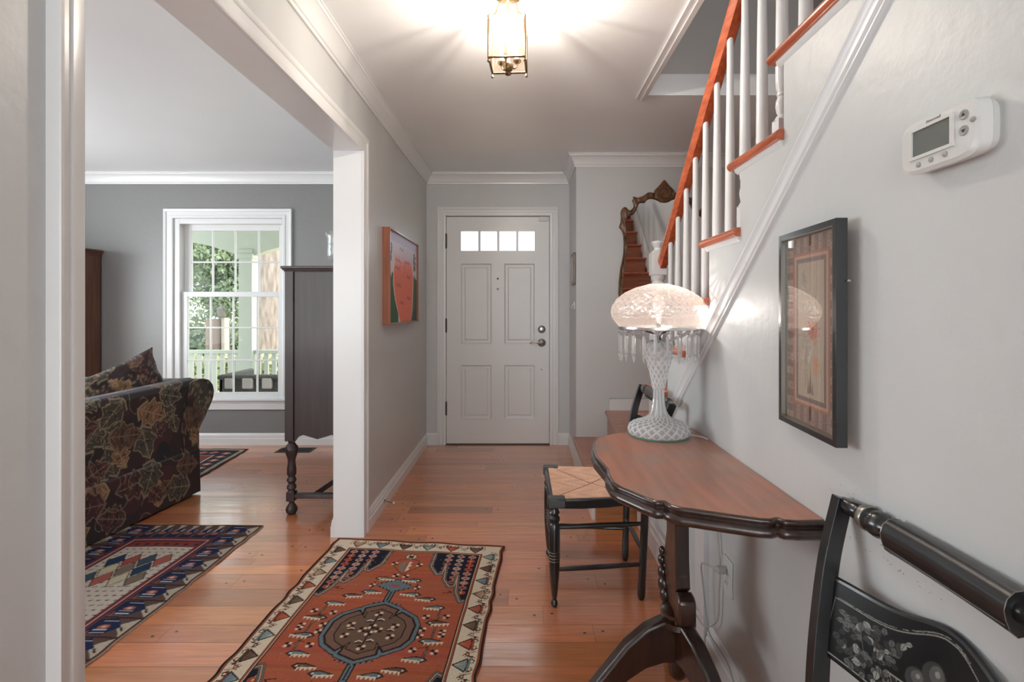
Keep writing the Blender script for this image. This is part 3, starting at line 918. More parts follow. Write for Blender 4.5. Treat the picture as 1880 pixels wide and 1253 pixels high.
# ================================================================== STAIRCASE
def arc(cx, cy, r, a0, a1, n):
    return [(cx + r * math.cos(R(a0 + (a1 - a0) * i / n)), cy + r * math.sin(R(a0 + (a1 - a0) * i / n))) for i in range(n + 1)]
stair = thing('staircase', 'oak staircase with white balusters climbing above the stair-side wall', 'staircase', (1.1, 2.95, 0))
SX1 = 1.632
def nosed(y0, y1, z1, th=TT):
    """side profile (y,z) of a board with a rounded front at y1"""
    r = th / 2
    return [(y0, z1 - th), (y1 - r, z1 - th)] + [(y1 - r + r * math.cos(R(a)), z1 - r + r * math.sin(R(a))) for a in range(-75, 90, 15)] + [(y1 - r, z1), (y0, z1)]
for k in range(3, NSTEP + 1):
    yn, z = nose_y(k), RISE * k
    t = MB(); t.prism(nosed(yn - RUN - .056, yn, z), 'x', XR + .004, SX1)
    # nosing return along the open side
    pf = [(0, -TT), (-.008, -TT)] + [(-.012 + .014 * math.cos(R(a)), -TT / 2 + .014 * math.sin(R(a))) for a in range(255, 90, -15)] + [(0, 0)]
    pf = [(p[0] - .0, p[1]) for p in pf]
    t.sweep([(XR + .004 - XR + q[0], q[1]) for q in pf], (XR, yn - .006, z), (XR, yn - RUN - .056, z), (1, 0, 0), (0, 0, 1))
    t.build('tread', 'redwood', stair)
    t = MB(); t.box(XR + .101, SX1, yn - .073, yn - .056, z - RISE, z - TT); t.build('riser', 'tread' if k < 14 else 'tread', stair)
# cove strips below the tread returns
for k in range(4, NSTEP + 1):
    yn, z = nose_y(k), RISE * k
    q = MB()
    q.prism([(XR + .002, z - TT), (XR - .009, z - TT), (XR - .007, z - TT - .008), (XR + .002, z - TT - .016)], 'y', yn - .03, yn - RUN - .053)
    q.build('cove_strip', 'trim', stair)
# landing and first step
z1_, z2_ = RISE, 2 * RISE
t = MB(); t.prism([(.405, YS), (.405, 2.955), (.70, 2.955), (.70, YS)], 'z', z1_ - .03, z1_); t.build('tread', 'tread', stair, bevel=.01)
t = MB(); t.box(.425, .66, 2.97, YS, 0, z1_ - .03); t.build('riser', 'lightoak', stair)
t = MB(); t.box(.405, .424, 3.0, YS - .001, 0, .17); t.build('riser', 'trim', stair)
t = MB(); t.prism([(.655, YS), (.60, 2.955), (XR + .3, 2.93), (1.65, 2.93), (1.65, YS)], 'z', z2_ - .03, z2_); t.build('landing', 'tread', stair, bevel=.01)
t = MB(); t.prism([(.675, YS), (.625, 2.975), (1.6, 2.975), (1.6, YS)], 'z', z1_, z2_ - .03); t.build('riser', 'tread', stair)
# balusters
BX = .79
def rail_z(y): return 1.553 + .85 * (2.768 - y)
def baluster(y, k):
    zb = RISE * k; zt = rail_z(y) + .02; h = zt - zb
    q = MB()
    q.box(BX - .021, BX + .021, y - .021, y + .021, zb, zb + .115)
    # chamfered shoulder
    q.lathe([(.024, .112), (.017, .126), (.012, .130), (.0165, .140), (.0195, .158), (.018, .172), (.0125, .186), (.0155, .190), (.0155, .196), (.0125, .199), (.0175, .212), (.0195, .235), (.0195, .30), (.0165, h * .6), (.0125, h * .85), (.0115, h)], (BX, y, zb), seg=14)
    return q.build('baluster', 'trim', stair)
for jx in range(-8, 10):
    y = 1.583 + .1315 * jx
    k = int(math.floor((1.905 - y) / RUN)) + 7
    if y < 2.83: baluster(y, k)
# newel
q = MB(); nxn, nyn = .772, 2.95
zb = z2_
q.box(nxn - .042, nxn + .042, nyn - .042, nyn + .042, zb, zb + .32)
q.lathe([(.042, .32), (.03, .335), (.04, .35), (.03, .37), (.036, .42), (.034, .7), (.028, .88), (.040, .93), (.03, .95), (.04, .965), (.04, .985)], (nxn, nyn, zb), seg=20)
q.box(nxn - .042, nxn + .042, nyn - .042, nyn + .042, 1.400, 1.525)
q.prism([(nxn - .042, 1.525), (nxn - .03, 1.54), (nxn + .03, 1.54), (nxn + .042, 1.525)], 'y', nyn - .036, nyn + .036)
q.lathe([(.026, 1.535), (.022, 1.555), (.034, 1.575), (.038, 1.585), (.034, 1.592), (.0001, 1.600)], (nxn, nyn, 0), seg=20)
q.build('newel_post', 'trim', stair, bevel=.003)
# handrail
ya, yb_ = 2.905, .35
hd = Vector((0, yb_ - ya, rail_z(yb_) - rail_z(ya))).normalized()
hn = Vector((0, -hd.z, hd.y)); hn = hn if hn.z > 0 else -hn
hp = [(-.016, 0), (.016, 0), (.020, .012), (.028, .022), (.031, .036), (.026, .050), (.014, .058), (-.014, .058), (-.026, .050), (-.031, .036), (-.028, .022), (-.020, .012)]
q = MB(); q.sweep(hp, (BX, ya, rail_z(ya)), (BX, yb_, rail_z(yb_)), (1, 0, 0), hn)
q.build('handrail', 'redwood', stair, sharp=50)

# ================================================================== MIRROR with carved frame
def resample(pts, n):
    P_ = np.array(pts, float); d_ = np.r_[0, np.cumsum(np.hypot(*np.diff(P_, axis=0).T))]
    t = np.linspace(0, d_[-1], n)
    return np.stack([np.interp(t, d_, P_[:, 0]), np.interp(t, d_, P_[:, 1])], 1)
sM = 234.0
mx_c = (1218.5 - VX) / sM
def zoompt(x, y):      # read from a 5.694x enlargement of the mirror
    return ((1130 + x / 5.694 - 1218.5) / sM, CZ - ((320 + y / 5.694) - VY) / sM)
outer = [(504, 60), (530, 66), (545, 90), (520, 100), (504, 62)]
outer = [(504, 62), (480, 88), (450, 128), (415, 160), (400, 178), (400, 200), (370, 198), (345, 190), (318, 205), (305, 220), (260, 242), (225, 252), (180, 236), (172, 250), (188, 262), (165, 280), (180, 300), (193, 318), (185, 350), (150, 388), (128, 378), (112, 352), (85, 348), (58, 370), (50, 410), (55, 470), (48, 520), (32, 545), (34, 568), (62, 585), (76, 640), (82, 720), (78, 830), (62, 920), (44, 1000), (32, 1120), (26, 1260), (40, 1330), (70, 1380), (140, 1400), (250, 1392), (340, 1405), (420, 1400), (504, 1420)]
inner = [(504, 304), (465, 300), (430, 280), (400, 268), (370, 262), (340, 266), (315, 284), (300, 310), (270, 304), (240, 312), (228, 345), (210, 385), (180, 430), (140, 440), (112, 455), (104, 500), (108, 600), (118, 700), (115, 830), (100, 930), (88, 1010), (80, 1120), (76, 1240), (90, 1300), (130, 1330), (250, 1340), (380, 1345), (504, 1350)]
N_ = 90
def sym(pts):
    h = [zoompt(*p) for p in pts]
    a = resample(h, N_)
    b = a[::-1].copy(); b[:, 0] *= -1
    return np.vstack([a, b[1:-1]])
OUT, INN = sym(outer), sym(inner)
mir = thing('wall_mirror', 'wall mirror in a carved scrolling walnut frame above the stair landing', 'mirror', (mx_c, YS, 1.6))
q = MB(); n = len(OUT)
rows = [(0.0, .004), (0.0, .016), (.18, .026), (.5, .020), (.8, .028), (1.0, .014), (1.0, .004)]
vs, fs = [], []
for t, dpt in rows:
    for i in range(n):
        p = OUT[i] * (1 - t) + INN[i] * t
        wob = .003 * math.sin(i * 1.9) if .1 < t < .9 else 0
        vs.append((mx_c + p[0], YS - dpt - wob, p[1]))
for a in range(len(rows) - 1):
    for i in range(n):
        i2 = (i + 1) % n
        fs.append((a * n + i, a * n + i2, (a + 1) * n + i2, (a + 1) * n + i))
q.add(vs, fs); q.build('carved_frame', 'mirrorwood', mir, sharp=60)
q = MB(); vs = [(mx_c + p[0], YS - .010, p[1]) for p in INN * np.array([1, 1])]
q.add(vs, [tuple(range(n))]); q.add([(x, YS - .004, z) for x, _, z in vs], [tuple(range(n - 1, -1, -1))]); q.build('mirror_glass', 'mirror', mir)
q = MB(); cx_, cz_ = mx_c, zoompt(504, 205)[1]
q.lathe([(.052, 0), (.052, -.022), (.046, -.030), (.040, -.024), (.0001, -.020)], (cx_, YS - .012, cz_), (0, 1, 0), 24)
for k in range(8):
    a = k * PI / 4 + .2
    q.ball((cx_ + .022 * math.cos(a), YS - .034, cz_ + .022 * math.sin(a)), .008, 8, 6, (1 + abs(math.cos(a)) * 1.0, .8, 1 + abs(math.sin(a)) * 1.0))
q.ball((cx_, YS - .038, cz_), .009, 10, 6)
q.build('carved_rosette', 'mirrorwood', mir)

# small frame and hook on the recess wall
f = thing('picture_frame', 'small narrow pewter picture frame on the wall beside the front door', 'picture frame', (XC, 4.235, 1.53))
q = MB(); y0, y1, z0, z1 = 4.13, 4.34, 1.405, 1.66
q.prism([(y0 + .01, z0), (y1 - .01, z0), (y1, z0 + .01), (y1, z1 - .01), (y1 - .01, z1), (y0 + .01, z1), (y0, z1 - .01), (y0, z0 + .01)], 'x', XC - .018, XC - .001)
q.build('frame', M['iron'] if False else paint('pewter_frame', rgb(118, 108, 104), rough=.4, metallic=.3), f, bevel=.003)
q = MB(); q.box(XC - .0205, XC - .017, y0 + .03, y1 - .03, z0 + .03, z1 - .03); q.build('picture', paint('pale_print', rgb(176, 172, 166), rough=.4), f)
h = MB(); o_ = P(1055, 561, 4.22); h.box(XC - .008, XC, o_.y - .016, o_.y + .016, o_.z - .03, o_.z + .028)
h.tube([(XC - .006, o_.y, o_.z + .01), (XC - .02, o_.y, o_.z), (XC - .024, o_.y, o_.z - .02), (XC - .016, o_.y, o_.z - .03)], .004, 8)
tag(h.build('wall_hook', 'plastic', None, bevel=.002, loc=(XC, o_.y, o_.z)), 'small white hook on the wall below the narrow pewter frame', 'hook')

# ================================================================== LANTERN
LW = .135
z_b = CZ + (VY - 104) * LW / 67
yl1 = FPX * LW / 67
xl0 = (894 - VX) * LW / 67; xl1 = xl0 + LW
lc = Vector(((xl0 + xl1) / 2 + .009, yl1 + LW / 2 + .004, z_b))
lan = thing('ceiling_lantern', 'lit brass lantern with glass panes hanging from the hall ceiling', 'ceiling light', (lc.x, lc.y, ZC))
rotl = R(-3)
def LP(x, y, z): return Vector((lc.x + x * math.cos(rotl) - y * math.sin(rotl), lc.y + x * math.sin(rotl) + y * math.cos(rotl), lc.z + z))
hw = LW / 2; hp_ = .145
corners = [(-hw, -hw), (hw, -hw), (hw, hw), (-hw, hw)]
q = MB()
for (x, y) in corners:
    q.tube([LP(x, y, -.004), LP(x, y, hp_)], .0045, 4)
    q.ball(LP(x, y, -.012), .006, 8, 6); q.ball(LP(x, y, -.006), .004, 8, 6)
for i in range(4):
    a, b = corners[i], corners[(i + 1) % 4]
    q.tube([LP(*a, .002), LP(*b, .002)], .0045, 4)
q.build('frame', 'brass', lan)
q = MB()
for (x, y) in corners:
    sx, sy = x / hw, y / hw
    pr_ = [(1.0, hp_), (1.03, hp_ + .010), (.95, hp_ + .018), (.80, hp_ + .022), (.66, hp_ + .032), (.58, hp_ + .050), (.50, hp_ + .075), (.40, hp_ + .088), (.22, hp_ + .096), (.10, hp_ + .10)]
    q.tube([LP(sx * hw * a, sy * hw * a, b) for a, b in pr_], .003, 6)
q.build('scroll_arms', 'brass', lan)
for i in range(4):
    a, b = corners[i], corners[(i + 1) % 4]
    q = MB()
    k_ = .93
    prs = [(1.0, .004), (1.0, hp_), (.80, hp_ + .02), (.62, hp_ + .035), (.52, hp_ + .07), (.40, hp_ + .086)]
    vs = []
    for s_, z_ in prs:
        vs += [LP(a[0] * s_, a[1] * s_, z_), LP(b[0] * s_, b[1] * s_, z_)]
    q.add(vs, [(2 * m_, 2 * m_ + 1, 2 * m_ + 3, 2 * m_ + 2) for m_ in range(len(prs) - 1)])
    ob = q.build('glass_pane', 'lantern_glass', lan, sharp=180)
    md = ob.modifiers.new('thickness', 'SOLIDIFY'); md.thickness = .002
q = MB()
topz = ZC - lc.z
q.lathe([(.0001, -.040), (.010, -.036), (.014, -.030), (.008, -.024), (.016, -.018), (.020, -.006), (.018, .004), (.010, .010), (.006, .02), (.006, hp_ + .10), (.012, hp_ + .104), (.006, hp_ + .112), (.006, topz - .03), (.05, topz - .012), (.055, topz)], lc, seg=18)
q.build('stem', 'brass', lan)
for kk, an in enumerate((20, 140, 260)):
    a = R(an); dx, dy = math.cos(a), math.sin(a)
    q = MB()
    q.tube([LP(dx * .012, dy * .012, -.008), LP(dx * .026, dy * .026, -.008), LP(dx * .034, dy * .034, .002), LP(dx * .036, dy * .036, .014)], .0035, 8)
    q.lathe([(.004, .010), (.014, .018), (.016, .024), (.009, .026)], LP(dx * .036, dy * .036, 0), seg=12)
    arm = q.build('candle_arm', 'brass', lan)
    q = MB(); q.lathe([(.008, .024), (.008, .072), (.0001, .073)], LP(dx * .036, dy * .036, 0), seg=12); q.build('candle_sleeve', 'plastic', arm)
    q = MB(); q.lathe([(.005, .072), (.012, .086), (.013, .096), (.008, .115), (.0015, .132)], LP(dx * .036, dy * .036, 0), seg=12); q.build('bulb', 'bulb', arm)
for kk, an in enumerate((20, 140, 260)):
    a = R(an)
    d_ = bpy.data.lights.new('lantern_bulb', 'POINT'); d_.energy = 11.5; d_.shadow_soft_size = .006; d_.color = (1.0, .99, .98)
    o = bpy.data.objects.new('lantern_bulb', d_); COL.objects.link(o); o.location = LP(math.cos(a) * .036, math.sin(a) * .036, .100)

# ================================================================== LEFT PAINTING (orange and green landscape)
pt = thing('framed_painting', 'orange, white and green framed painting on the wall left of the door', 'painting', (XL, 3.62, 1.41))
py0, py1, pz0, pz1 = 3.18, 4.06, 1.113, 1.712
fw, fd = .010, .048
for b_ in ((py0, py0 + fw, pz0, pz1), (py1 - fw, py1, pz0, pz1), (py0 + fw, py1 - fw, pz0, pz0 + fw), (py0 + fw, py1 - fw, pz1 - fw, pz1)):
    q = MB(); q.box(XL, XL + fd, *b_); q.build('frame_side', 'artwood', pt, bevel=.001)
PWd, PHt = py1 - py0 - 2 * fw, pz1 - pz0 - 2 * fw
cv = Canvas(PWd, PHt, .003, (214, 212, 226))
cv.rect(0, PWd, PHt * .9, PHt, (196, 190, 220))
def rag(x0, x1, y, c, down=True, amp=.02):
    xs = np.arange(x0, x1 + .012, .012)
    pts_ = [(x, y + rng.uniform(-amp, amp)) for x in xs]
    cv.poly(pts_ + [(x1, 0 if down else PHt), (x0, 0 if down else PHt)], c)
rag(0, PWd * .30, PHt * .53, (48, 92, 64)); rag(PWd * .72, PWd, PHt * .56, (58, 90, 62))
cv.rect(PWd * .86, PWd * .95, 0, PHt * .12, (60, 62, 60))
sh_ = [(PWd * .20, PHt * .72), (PWd * .17, PHt * .6), (PWd * .16, PHt * .42), (PWd * .22, PHt * .25), (PWd * .32, PHt * .08), (PWd * .38, 0), (PWd * .74, 0), (PWd * .80, PHt * .15), (PWd * .83, PHt * .4), (PWd * .84, PHt * .62), (PWd * .81, PHt * .74), (PWd * .5, PHt * .72)]
cv.poly([((x - PWd * .5) * 1.07 + PWd * .5, y) for x, y in sh_], (240, 214, 190))
cv.poly(sh_, (236, 118, 92))
for k in range(110):
    x = rng.uniform(PWd * .18, PWd * .84); y = rng.uniform(PHt * .66, PHt * .94)
    t_ = min(1, (y / PHt - .66) / .18)
    c_ = np.array((240, 120, 96)) * (1 - t_) + np.array((225, 205, 222)) * t_
    cv.line([(x, y), (x + rng.uniform(-.01, .01), y - rng.uniform(.03, .10))], .012, tuple(c_))
for k in range(40):
    cv.disc(PWd * .06 + rng.uniform(-.03, .03), PHt * rng.uniform(.68, .88), rng.uniform(.006, .016), (60, 90, 124))
    cv.disc(PWd * .90 + rng.uniform(-.03, .03), PHt * rng.uniform(.64, .86), rng.uniform(.006, .014), (36, 66, 48))
for (u, v) in ((.42, .84), (.30, .70), (.62, .72), (.28, .61), (.66, .54), (.32, .42), (.68, .28), (.42, .22)):
    x, y = u * PWd, v * PHt; w_ = .06
    cv.line([(x - w_, y - .006), (x - w_ * .6, y + .014), (x, y - .008), (x + w_ * .55, y + .012), (x + w_, y - .012)], .006, (40, 30, 34))
cv.noise(.08)
grid_mesh('canvas', cv, lambda X, Y: np.stack([np.full_like(X, XL + .034), py0 + fw + X, pz0 + fw + Y], -1), 'pattern_paint', pt, back=(-.01, 0, 0))
q = MB(); q.box(XL + .002, XL + .022, 3.70, 3.706, pz1, pz1 + .008); q.build('hanger', 'silver', pt)

# ================================================================== RIGHT SILK PICTURE
sp = thing('framed_embroidery', 'tall black-framed silk embroidery hanging on the stair wall', 'picture', (XR, 1.174, 1.165))
ey0, ey1, ez0, ez1 = 1.032, 1.302, .937, 1.393
q = MB(); fr = .013
q.box(XR - .024, XR - .001, ey0, ey0 + fr, ez0, ez1); q.box(XR - .024, XR - .001, ey1 - fr, ey1, ez0, ez1)
q.box(XR - .024, XR - .001, ey0 + fr, ey1 - fr, ez0, ez0 + fr); q.box(XR - .024, XR - .001, ey0 + fr, ey1 - fr, ez1 - fr, ez1)
for z in np.linspace(ez0 + .05, ez1 - .05, 5):
    for y in (ey0, ey1 - fr): q.box(XR - .0250, XR - .02, y - .0003, y + fr * .9, z, z + .0012)
q.build('frame', 'black', sp, bevel=.0025)
q = MB()
for (a, b, c_, d_) in ((ey0 + fr, ey0 + fr + .002, ez0 + fr, ez1 - fr), (ey1 - fr - .002, ey1 - fr, ez0 + fr, ez1 - fr), (ey0 + fr, ey1 - fr, ez0 + fr, ez0 + fr + .002), (ey0 + fr, ey1 - fr, ez1 - fr - .002, ez1 - fr)):
    q.box(XR - .0235, XR - .014, a, b, c_, d_)
q.build('inner_bead', 'gold', sp)
EW, EH = ey1 - ey0 - 2 * fr, ez1 - ez0 - 2 * fr
cv = Canvas(EW, EH, .0008, (136, 110, 98))
brd = .046
def key(x, y, s_, c):
    k_ = rng.randint(0, 4)
    cv.line([(x - s_, y - s_), (x + s_, y - s_), (x + s_, y + s_), (x - s_, y + s_)], .0017, c, True)
    if k_ == 0: cv.line([(x - s_ * .6, y - s_ * .6), (x + s_ * .6, y + s_ * .6)], .0017, c); cv.line([(x + s_ * .6, y - s_ * .6), (x - s_ * .6, y + s_ * .6)], .0017, c)
    elif k_ == 1: cv.line([(x - s_ * .5, y - s_ * .5), (x + s_ * .5, y - s_ * .5), (x + s_ * .5, y + s_ * .5), (x - s_ * .5, y + s_ * .5)], .0017, c, True)
    elif k_ == 2: cv.disc(x, y, s_ * .6, (104, 74, 70)); cv.disc(x, y, s_ * .3, (150, 112, 96))
    else: cv.line([(x - s_ * .6, y + s_ * .6), (x + s_ * .5, y + s_ * .6), (x - s_ * .5, y - s_ * .6), (x + s_ * .6, y - s_ * .6)], .0017, c)
cv.rect(0, .02, 0, EH, (148, 112, 94)); cv.rect(EW - .034, EW - .026, 0, EH, (150, 106, 88))
st_ = .0175
for i in range(int(EH / st_)):
    y = (i + .5) * st_
    for x in (.012, .028, EW - .012, EW - .028):
        key(x, y, .0062, (74, 62, 60) if (i % 2) else (172, 156, 142))
for i in range(int((EW - .07) / st_) + 1):
    x = .036 + (i + .3) * st_
    for y in (.012, .030, EH - .012, EH - .030): key(x, y, .0062, (92, 78, 76) if (i % 2) else (166, 146, 134))
def ringr(d, wd, c): cv.line([(d, d), (EW - d, d), (EW - d, EH - d), (d, EH - d)], wd, c, True)
cv.rect(brd - .004, EW - brd + .004, brd - .004, EH - brd + .004, (176, 112, 84))
cv.rect(brd, EW - brd, brd, EH - brd, (188, 160, 142))
cv.rect(brd + .006, EW - brd - .006, brd + .006, EH - brd - .006, (128, 112, 106))
for i in range(200):
    t_ = i * .0055
    for (x, y) in ((brd + .0105, brd + .008 + t_), (EW - brd - .0105, brd + .008 + t_)):
        if y < EH - brd - .008: cv.disc(x, y, .0016, (86, 68, 70))
    for (x, y) in ((brd + .008 + t_, brd + .0105), (brd + .008 + t_, EH - brd - .0105)):
        if x < EW - brd - .008: cv.disc(x, y, .0016, (86, 68, 70))
ii = brd + .016
cv.rect(ii - .0015, EW - ii + .0015, ii - .0015, EH - ii + .0015, (104, 92, 84))
cv.rect(ii, EW - ii, ii, EH - ii, (178, 168, 150))
for k in range(60):
    x = rng.uniform(ii, EW - ii - .002); y = rng.uniform(ii, EH - ii - .04)
    cv.line([(x, y), (x + rng.uniform(-.004, .004), y + rng.uniform(.01, .05))], .0014, tuple(np.array((172, 162, 144)) + rng.uniform(-10, 10)))
# herons, branch and bushes worked in thread
def S(u, v): return (ii + u * (EW - 2 * ii), ii + v * (EH - 2 * ii))
for (u, v, s_) in ((.75, .90, 1), (.78, .86, .7)):
    x, y = S(u, v)
    cv.line([(x, y + .012), (x + .007, y + .004), (x + .003, y - .004), (x - .004, y - .010), (x - .012, y - .014)], .0022 * s_, (92, 84, 82))
    cv.line([(x + .001, y + .004), (x - .006, y - .004), (x - .010, y - .006)], .0024, (110, 100, 96))
br = [S(.28, .98), S(.26, .82), S(.30, .7), S(.24, .6), S(.27, .52)]
cv.line(br, .0012, (110, 98, 84))
for (u, v) in ((.34, .92), (.30, .84), (.22, .80), (.30, .74)): cv.disc(*S(u, v), .0042, (196, 138, 96))
for k in range(260):
    u, v = rng.normal(.42, .10), rng.normal(.49, .035)
    cv.disc(*S(u, v), rng.uniform(.0012, .0026), [(186, 106, 78), (196, 124, 92), (160, 96, 78)][k % 3])
for k in range(170):
    u, v = rng.normal(.30, .05), rng.normal(.25, .035)
    cv.disc(*S(u, v), rng.uniform(.001, .0022), [(200, 146, 108), (188, 128, 96)][k % 2])
for k in range(60):
    u = rng.uniform(.5, .85); v = rng.uniform(.3, .45)
    x, y = S(u, v); cv.line([(x, y), (x + rng.uniform(-.008, .008), y + rng.uniform(.004, .012))], .0010, (118, 108, 98))
for (u, v, h_) in ((.5, .04, .16), (.42, .03, .1), (.58, .03, .12)):
    x, y = S(u, v)
    cv.poly([(x - .006, y), (x, y + h_ * .33), (x + .006, y)], (122, 98, 92)); cv.line([(x, y), (x, y + h_ * .3)], .001, (160, 140, 126))
cv.line([S(.7, .08), S(.72, .32)], .0016, (112, 100, 92)); cv.line([S(.62, .1), S(.66, .3)], .0012, (112, 100, 92))
cv.a = np.clip(cv.a * np.array((1.45, 1.28, 1.2)), 0, .85)
cv.noise(.10)
grid_mesh('embroidery', cv, lambda X, Y: np.stack([np.full_like(X, XR - .010), ey0 + fr + X, ez0 + fr + Y], -1), 'pattern_silk', sp, back=(.006, 0, 0), flip=True)
q = MB(); q.box(XR - .0155, XR - .0145, ey0 + fr, ey1 - fr, ez0 + fr, ez1 - fr); q.build('glass', 'picture_glass', sp)
q = MB(); q.lathe([(.0001, -.006), (.003, -.005), (.003, 0)], (XR, ey0 - .006, 1.268), (1, 0, 0), 8); q.build('nail', 'silver', sp)

# ================================================================== THERMOSTAT
th = thing('thermostat', 'white digital thermostat with a grey screen high on the right wall', 'thermostat', (XR, .80, 1.47))
ty0, ty1, tz0, tz1 = .722, .876, 1.4285, 1.5155
def srect(y0, y1, z0, z1, e=5.0, n=40):
    cy, cz, a, b = (y0 + y1) / 2, (z0 + z1) / 2, (y1 - y0) / 2, (z1 - z0) / 2
    o = []
    for i in range(n):
        t = 2 * PI * i / n; c_, s_ = math.cos(t), math.sin(t)
        o.append((cy + a * abs(c_) ** (2 / e) * (1 if c_ >= 0 else -1), cz + b * abs(s_) ** (2 / e) * (1 if s_ >= 0 else -1)))
    return o
def layers(mb, ls, cap=True):
    n = len(ls[0][1]); vs = []
    for x, pts_ in ls: vs += [(x, p[0], p[1]) for p in pts_]
    fs = [tuple(range(n)), tuple((len(ls) - 1) * n + k for k in range(n))] if cap else []
    for a in range(len(ls) - 1):
        fs += [(a * n + i, a * n + (i + 1) % n, (a + 1) * n + (i + 1) % n, (a + 1) * n + i) for i in range(n)]
    return mb.add(vs, fs)
q = MB(); layers(q, [(XR, srect(ty0 + .004, ty1 - .010, tz0 + .006, tz1 - .004)), (XR - .012, srect(ty0, ty1 - .006, tz0 + .003, tz1)), (XR - .0125, srect(ty0 + .001, ty1 - .006, tz0 + .003, tz1 - .001)), (XR - .013, srect(ty0, ty1 - .004, tz0 + .002, tz1)), (XR - .027, srect(ty0 + .003, ty1, tz0, tz1 - .001)), (XR - .031, srect(ty0 + .010, ty1 - .006, tz0 + .006, tz1 - .007))])
q.build('housing', 'plastic', th, sharp=28)
xf = XR - .031
sy0, sy1, sz0, sz1 = .7705, .845, 1.4565, 1.4965
q = MB()
for (a, b, c_, d_) in ((sy0 - .006, sy0, sz0 - .005, sz1 + .005), (sy1, sy1 + .006, sz0 - .005, sz1 + .005), (sy0, sy1, sz0 - .005, sz0), (sy0, sy1, sz1, sz1 + .005)): q.box(xf - .0035, xf + .001, a, b, c_, d_)
q.build('screen_bezel', 'plastic', th)
q = MB(); q.box(xf - .001, xf + .001, sy0, sy1, sz0, sz1); q.build('screen', 'screen', th)
for (yy, zz) in ((.834, 1.4425), (.8085, 1.4435), (.7815, 1.444)):
    q = MB(); q.lathe([(.0042, .001), (.0042, -.0016), (.003, -.0024), (.0001, -.0026)], (xf, yy, zz), (1, 0, 0), 14); q.build('button', 'button', th)
for (yy, zz, up) in ((.748, 1.4905, 1), (.748, 1.468, -1)):
    q = MB(); q.lathe([(.0072, .001), (.0072, -.0018), (.0062, -.0026), (.0046, -.0018), (.0001, -.0020)], (xf, yy, zz), (1, 0, 0), 16); bt = q.build('button', 'button', th)
    q = MB(); q.prism([(yy - .003, zz - .0015 * up), (yy + .003, zz - .0015 * up), (yy, zz + .003 * up)], 'x', xf - .0026, xf - .0018); q.build('arrow_mark', 'dark', bt)
q = MB(); q.ball((xf - .0005, .7335, 1.479), .0046, 14, 8, (.5, 1.0, .85)); q.build('button', 'button', th)
def text_mesh(name, body, size, loc, rot, mat, parent, ext=.0003, shear=0.0):
    cu = bpy.data.curves.new(name, 'FONT'); cu.body = body; cu.size = size; cu.extrude = ext; cu.align_x = 'CENTER'; cu.align_y = 'CENTER'; cu.shear = shear
    tmp = bpy.data.objects.new(name + '_tmp', cu); COL.objects.link(tmp)
    dg = bpy.context.evaluated_depsgraph_get()
    me = bpy.data.meshes.new_from_object(tmp.evaluated_get(dg))
    bpy.data.objects.remove(tmp)
    me.materials.clear(); me.materials.append(M[mat])
    ob = bpy.data.objects.new(name, me); COL.objects.link(ob)
    ob.parent = parent
    ob.location = Vector(loc) - Vector(parent.location); ob.rotation_euler = rot
    return ob
text_mesh('lettering', 'Honeywell', .0066, (xf - .0004, .805, 1.5050), (R(90), 0, R(-90)), 'button', th, shear=.2)

# ================================================================== CONSOLE TABLE
TZ = .75
tp = [(1274, 786), (1225, 788), (1180, 791), (1150, 793.5), (1125, 797), (1107, 801), (1096, 805.5), (1091, 813), (1090.5, 825), (1096, 839), (1117, 862), (1118, 872), (1127, 886), (1139, 893), (1156, 900), (1184, 912), (1205, 919.5), (1220, 919.5), (1232, 926.5), (1247, 931), (1276, 935), (1335, 943.5), (1394, 951.5), (1415, 953), (1427, 950), (1440, 954.5), (1465, 956), (1504, 955.5)]
outl = []
for x, y in tp:
    s_ = (y - VY) / (CZ - TZ); outl.append(((x - VX) / s_, FPX / s_))
outl[0] = (XR - .002, outl[0][1] + .004); outl[-1] = (XR - .002, outl[-1][1])
# mirror-regularise far side: keep the visible outline, smooth with a gentle resample
ctr = Vector((.60, 1.58))
table = thing('console_table', 'half-round mahogany console table with scalloped edge against the stair wall', 'table', (.48, 1.58, 0))
def inset(pts_, d):
    o = []
    n = len(pts_)
    for i, p in enumerate(pts_):
        a = Vector(pts_[max(i - 1, 0)]); b = Vector(pts_[min(i + 1, n - 1)])
        t = (b - a).normalized(); nn = Vector((-t.y, t.x))
        if nn.dot(ctr - Vector(p)) < 0: nn = -nn
        q_ = Vector(p) + nn * d
        if i in (0, n - 1): q_ = Vector((p[0], p[1] + (-d if i == 0 else d)))
        o.append((min(q_.x, XR - .002), q_.y))
    return o
q = MB()
fine = resample(outl, 320).tolist()
q.prism(inset(fine, .003), 'z', TZ - .012, TZ)
topm, _nt, _b = newmat('polished_mahogany_top')
M['tabletop'] = topm
tc = ND(_nt, 'ShaderNodeTexCoord')
mp = ND(_nt, 'ShaderNodeMapping'); mp.inputs['Scale'].default_value = (14, 1.5, 1); mp.inputs['Rotation'].default_value = (0, 0, R(8)); L(_nt, tc.outputs['Object'], mp.inputs['Vector'])
n1 = ND(_nt, 'ShaderNodeTexNoise'); n1.inputs['Scale'].default_value = 2.5; n1.inputs['Detail'].default_value = 8; L(_nt, mp.outputs['Vector'], n1.inputs['Vector'])
n2 = ND(_nt, 'ShaderNodeTexNoise'); n2.inputs['Scale'].default_value = 5.5; n2.inputs['Detail'].default_value = 3; L(_nt, tc.outputs['Object'], n2.inputs['Vector'])
c1 = ND(_nt, 'ShaderNodeValToRGB'); c1.color_ramp.elements[0].position = .3; c1.color_ramp.elements[1].position = .7
c1.color_ramp.elements[0].color = rgb(128, 84, 64); c1.color_ramp.elements[1].color = rgb(172, 118, 92); L(_nt, n1.outputs['Fac'], c1.inputs['Fac'])
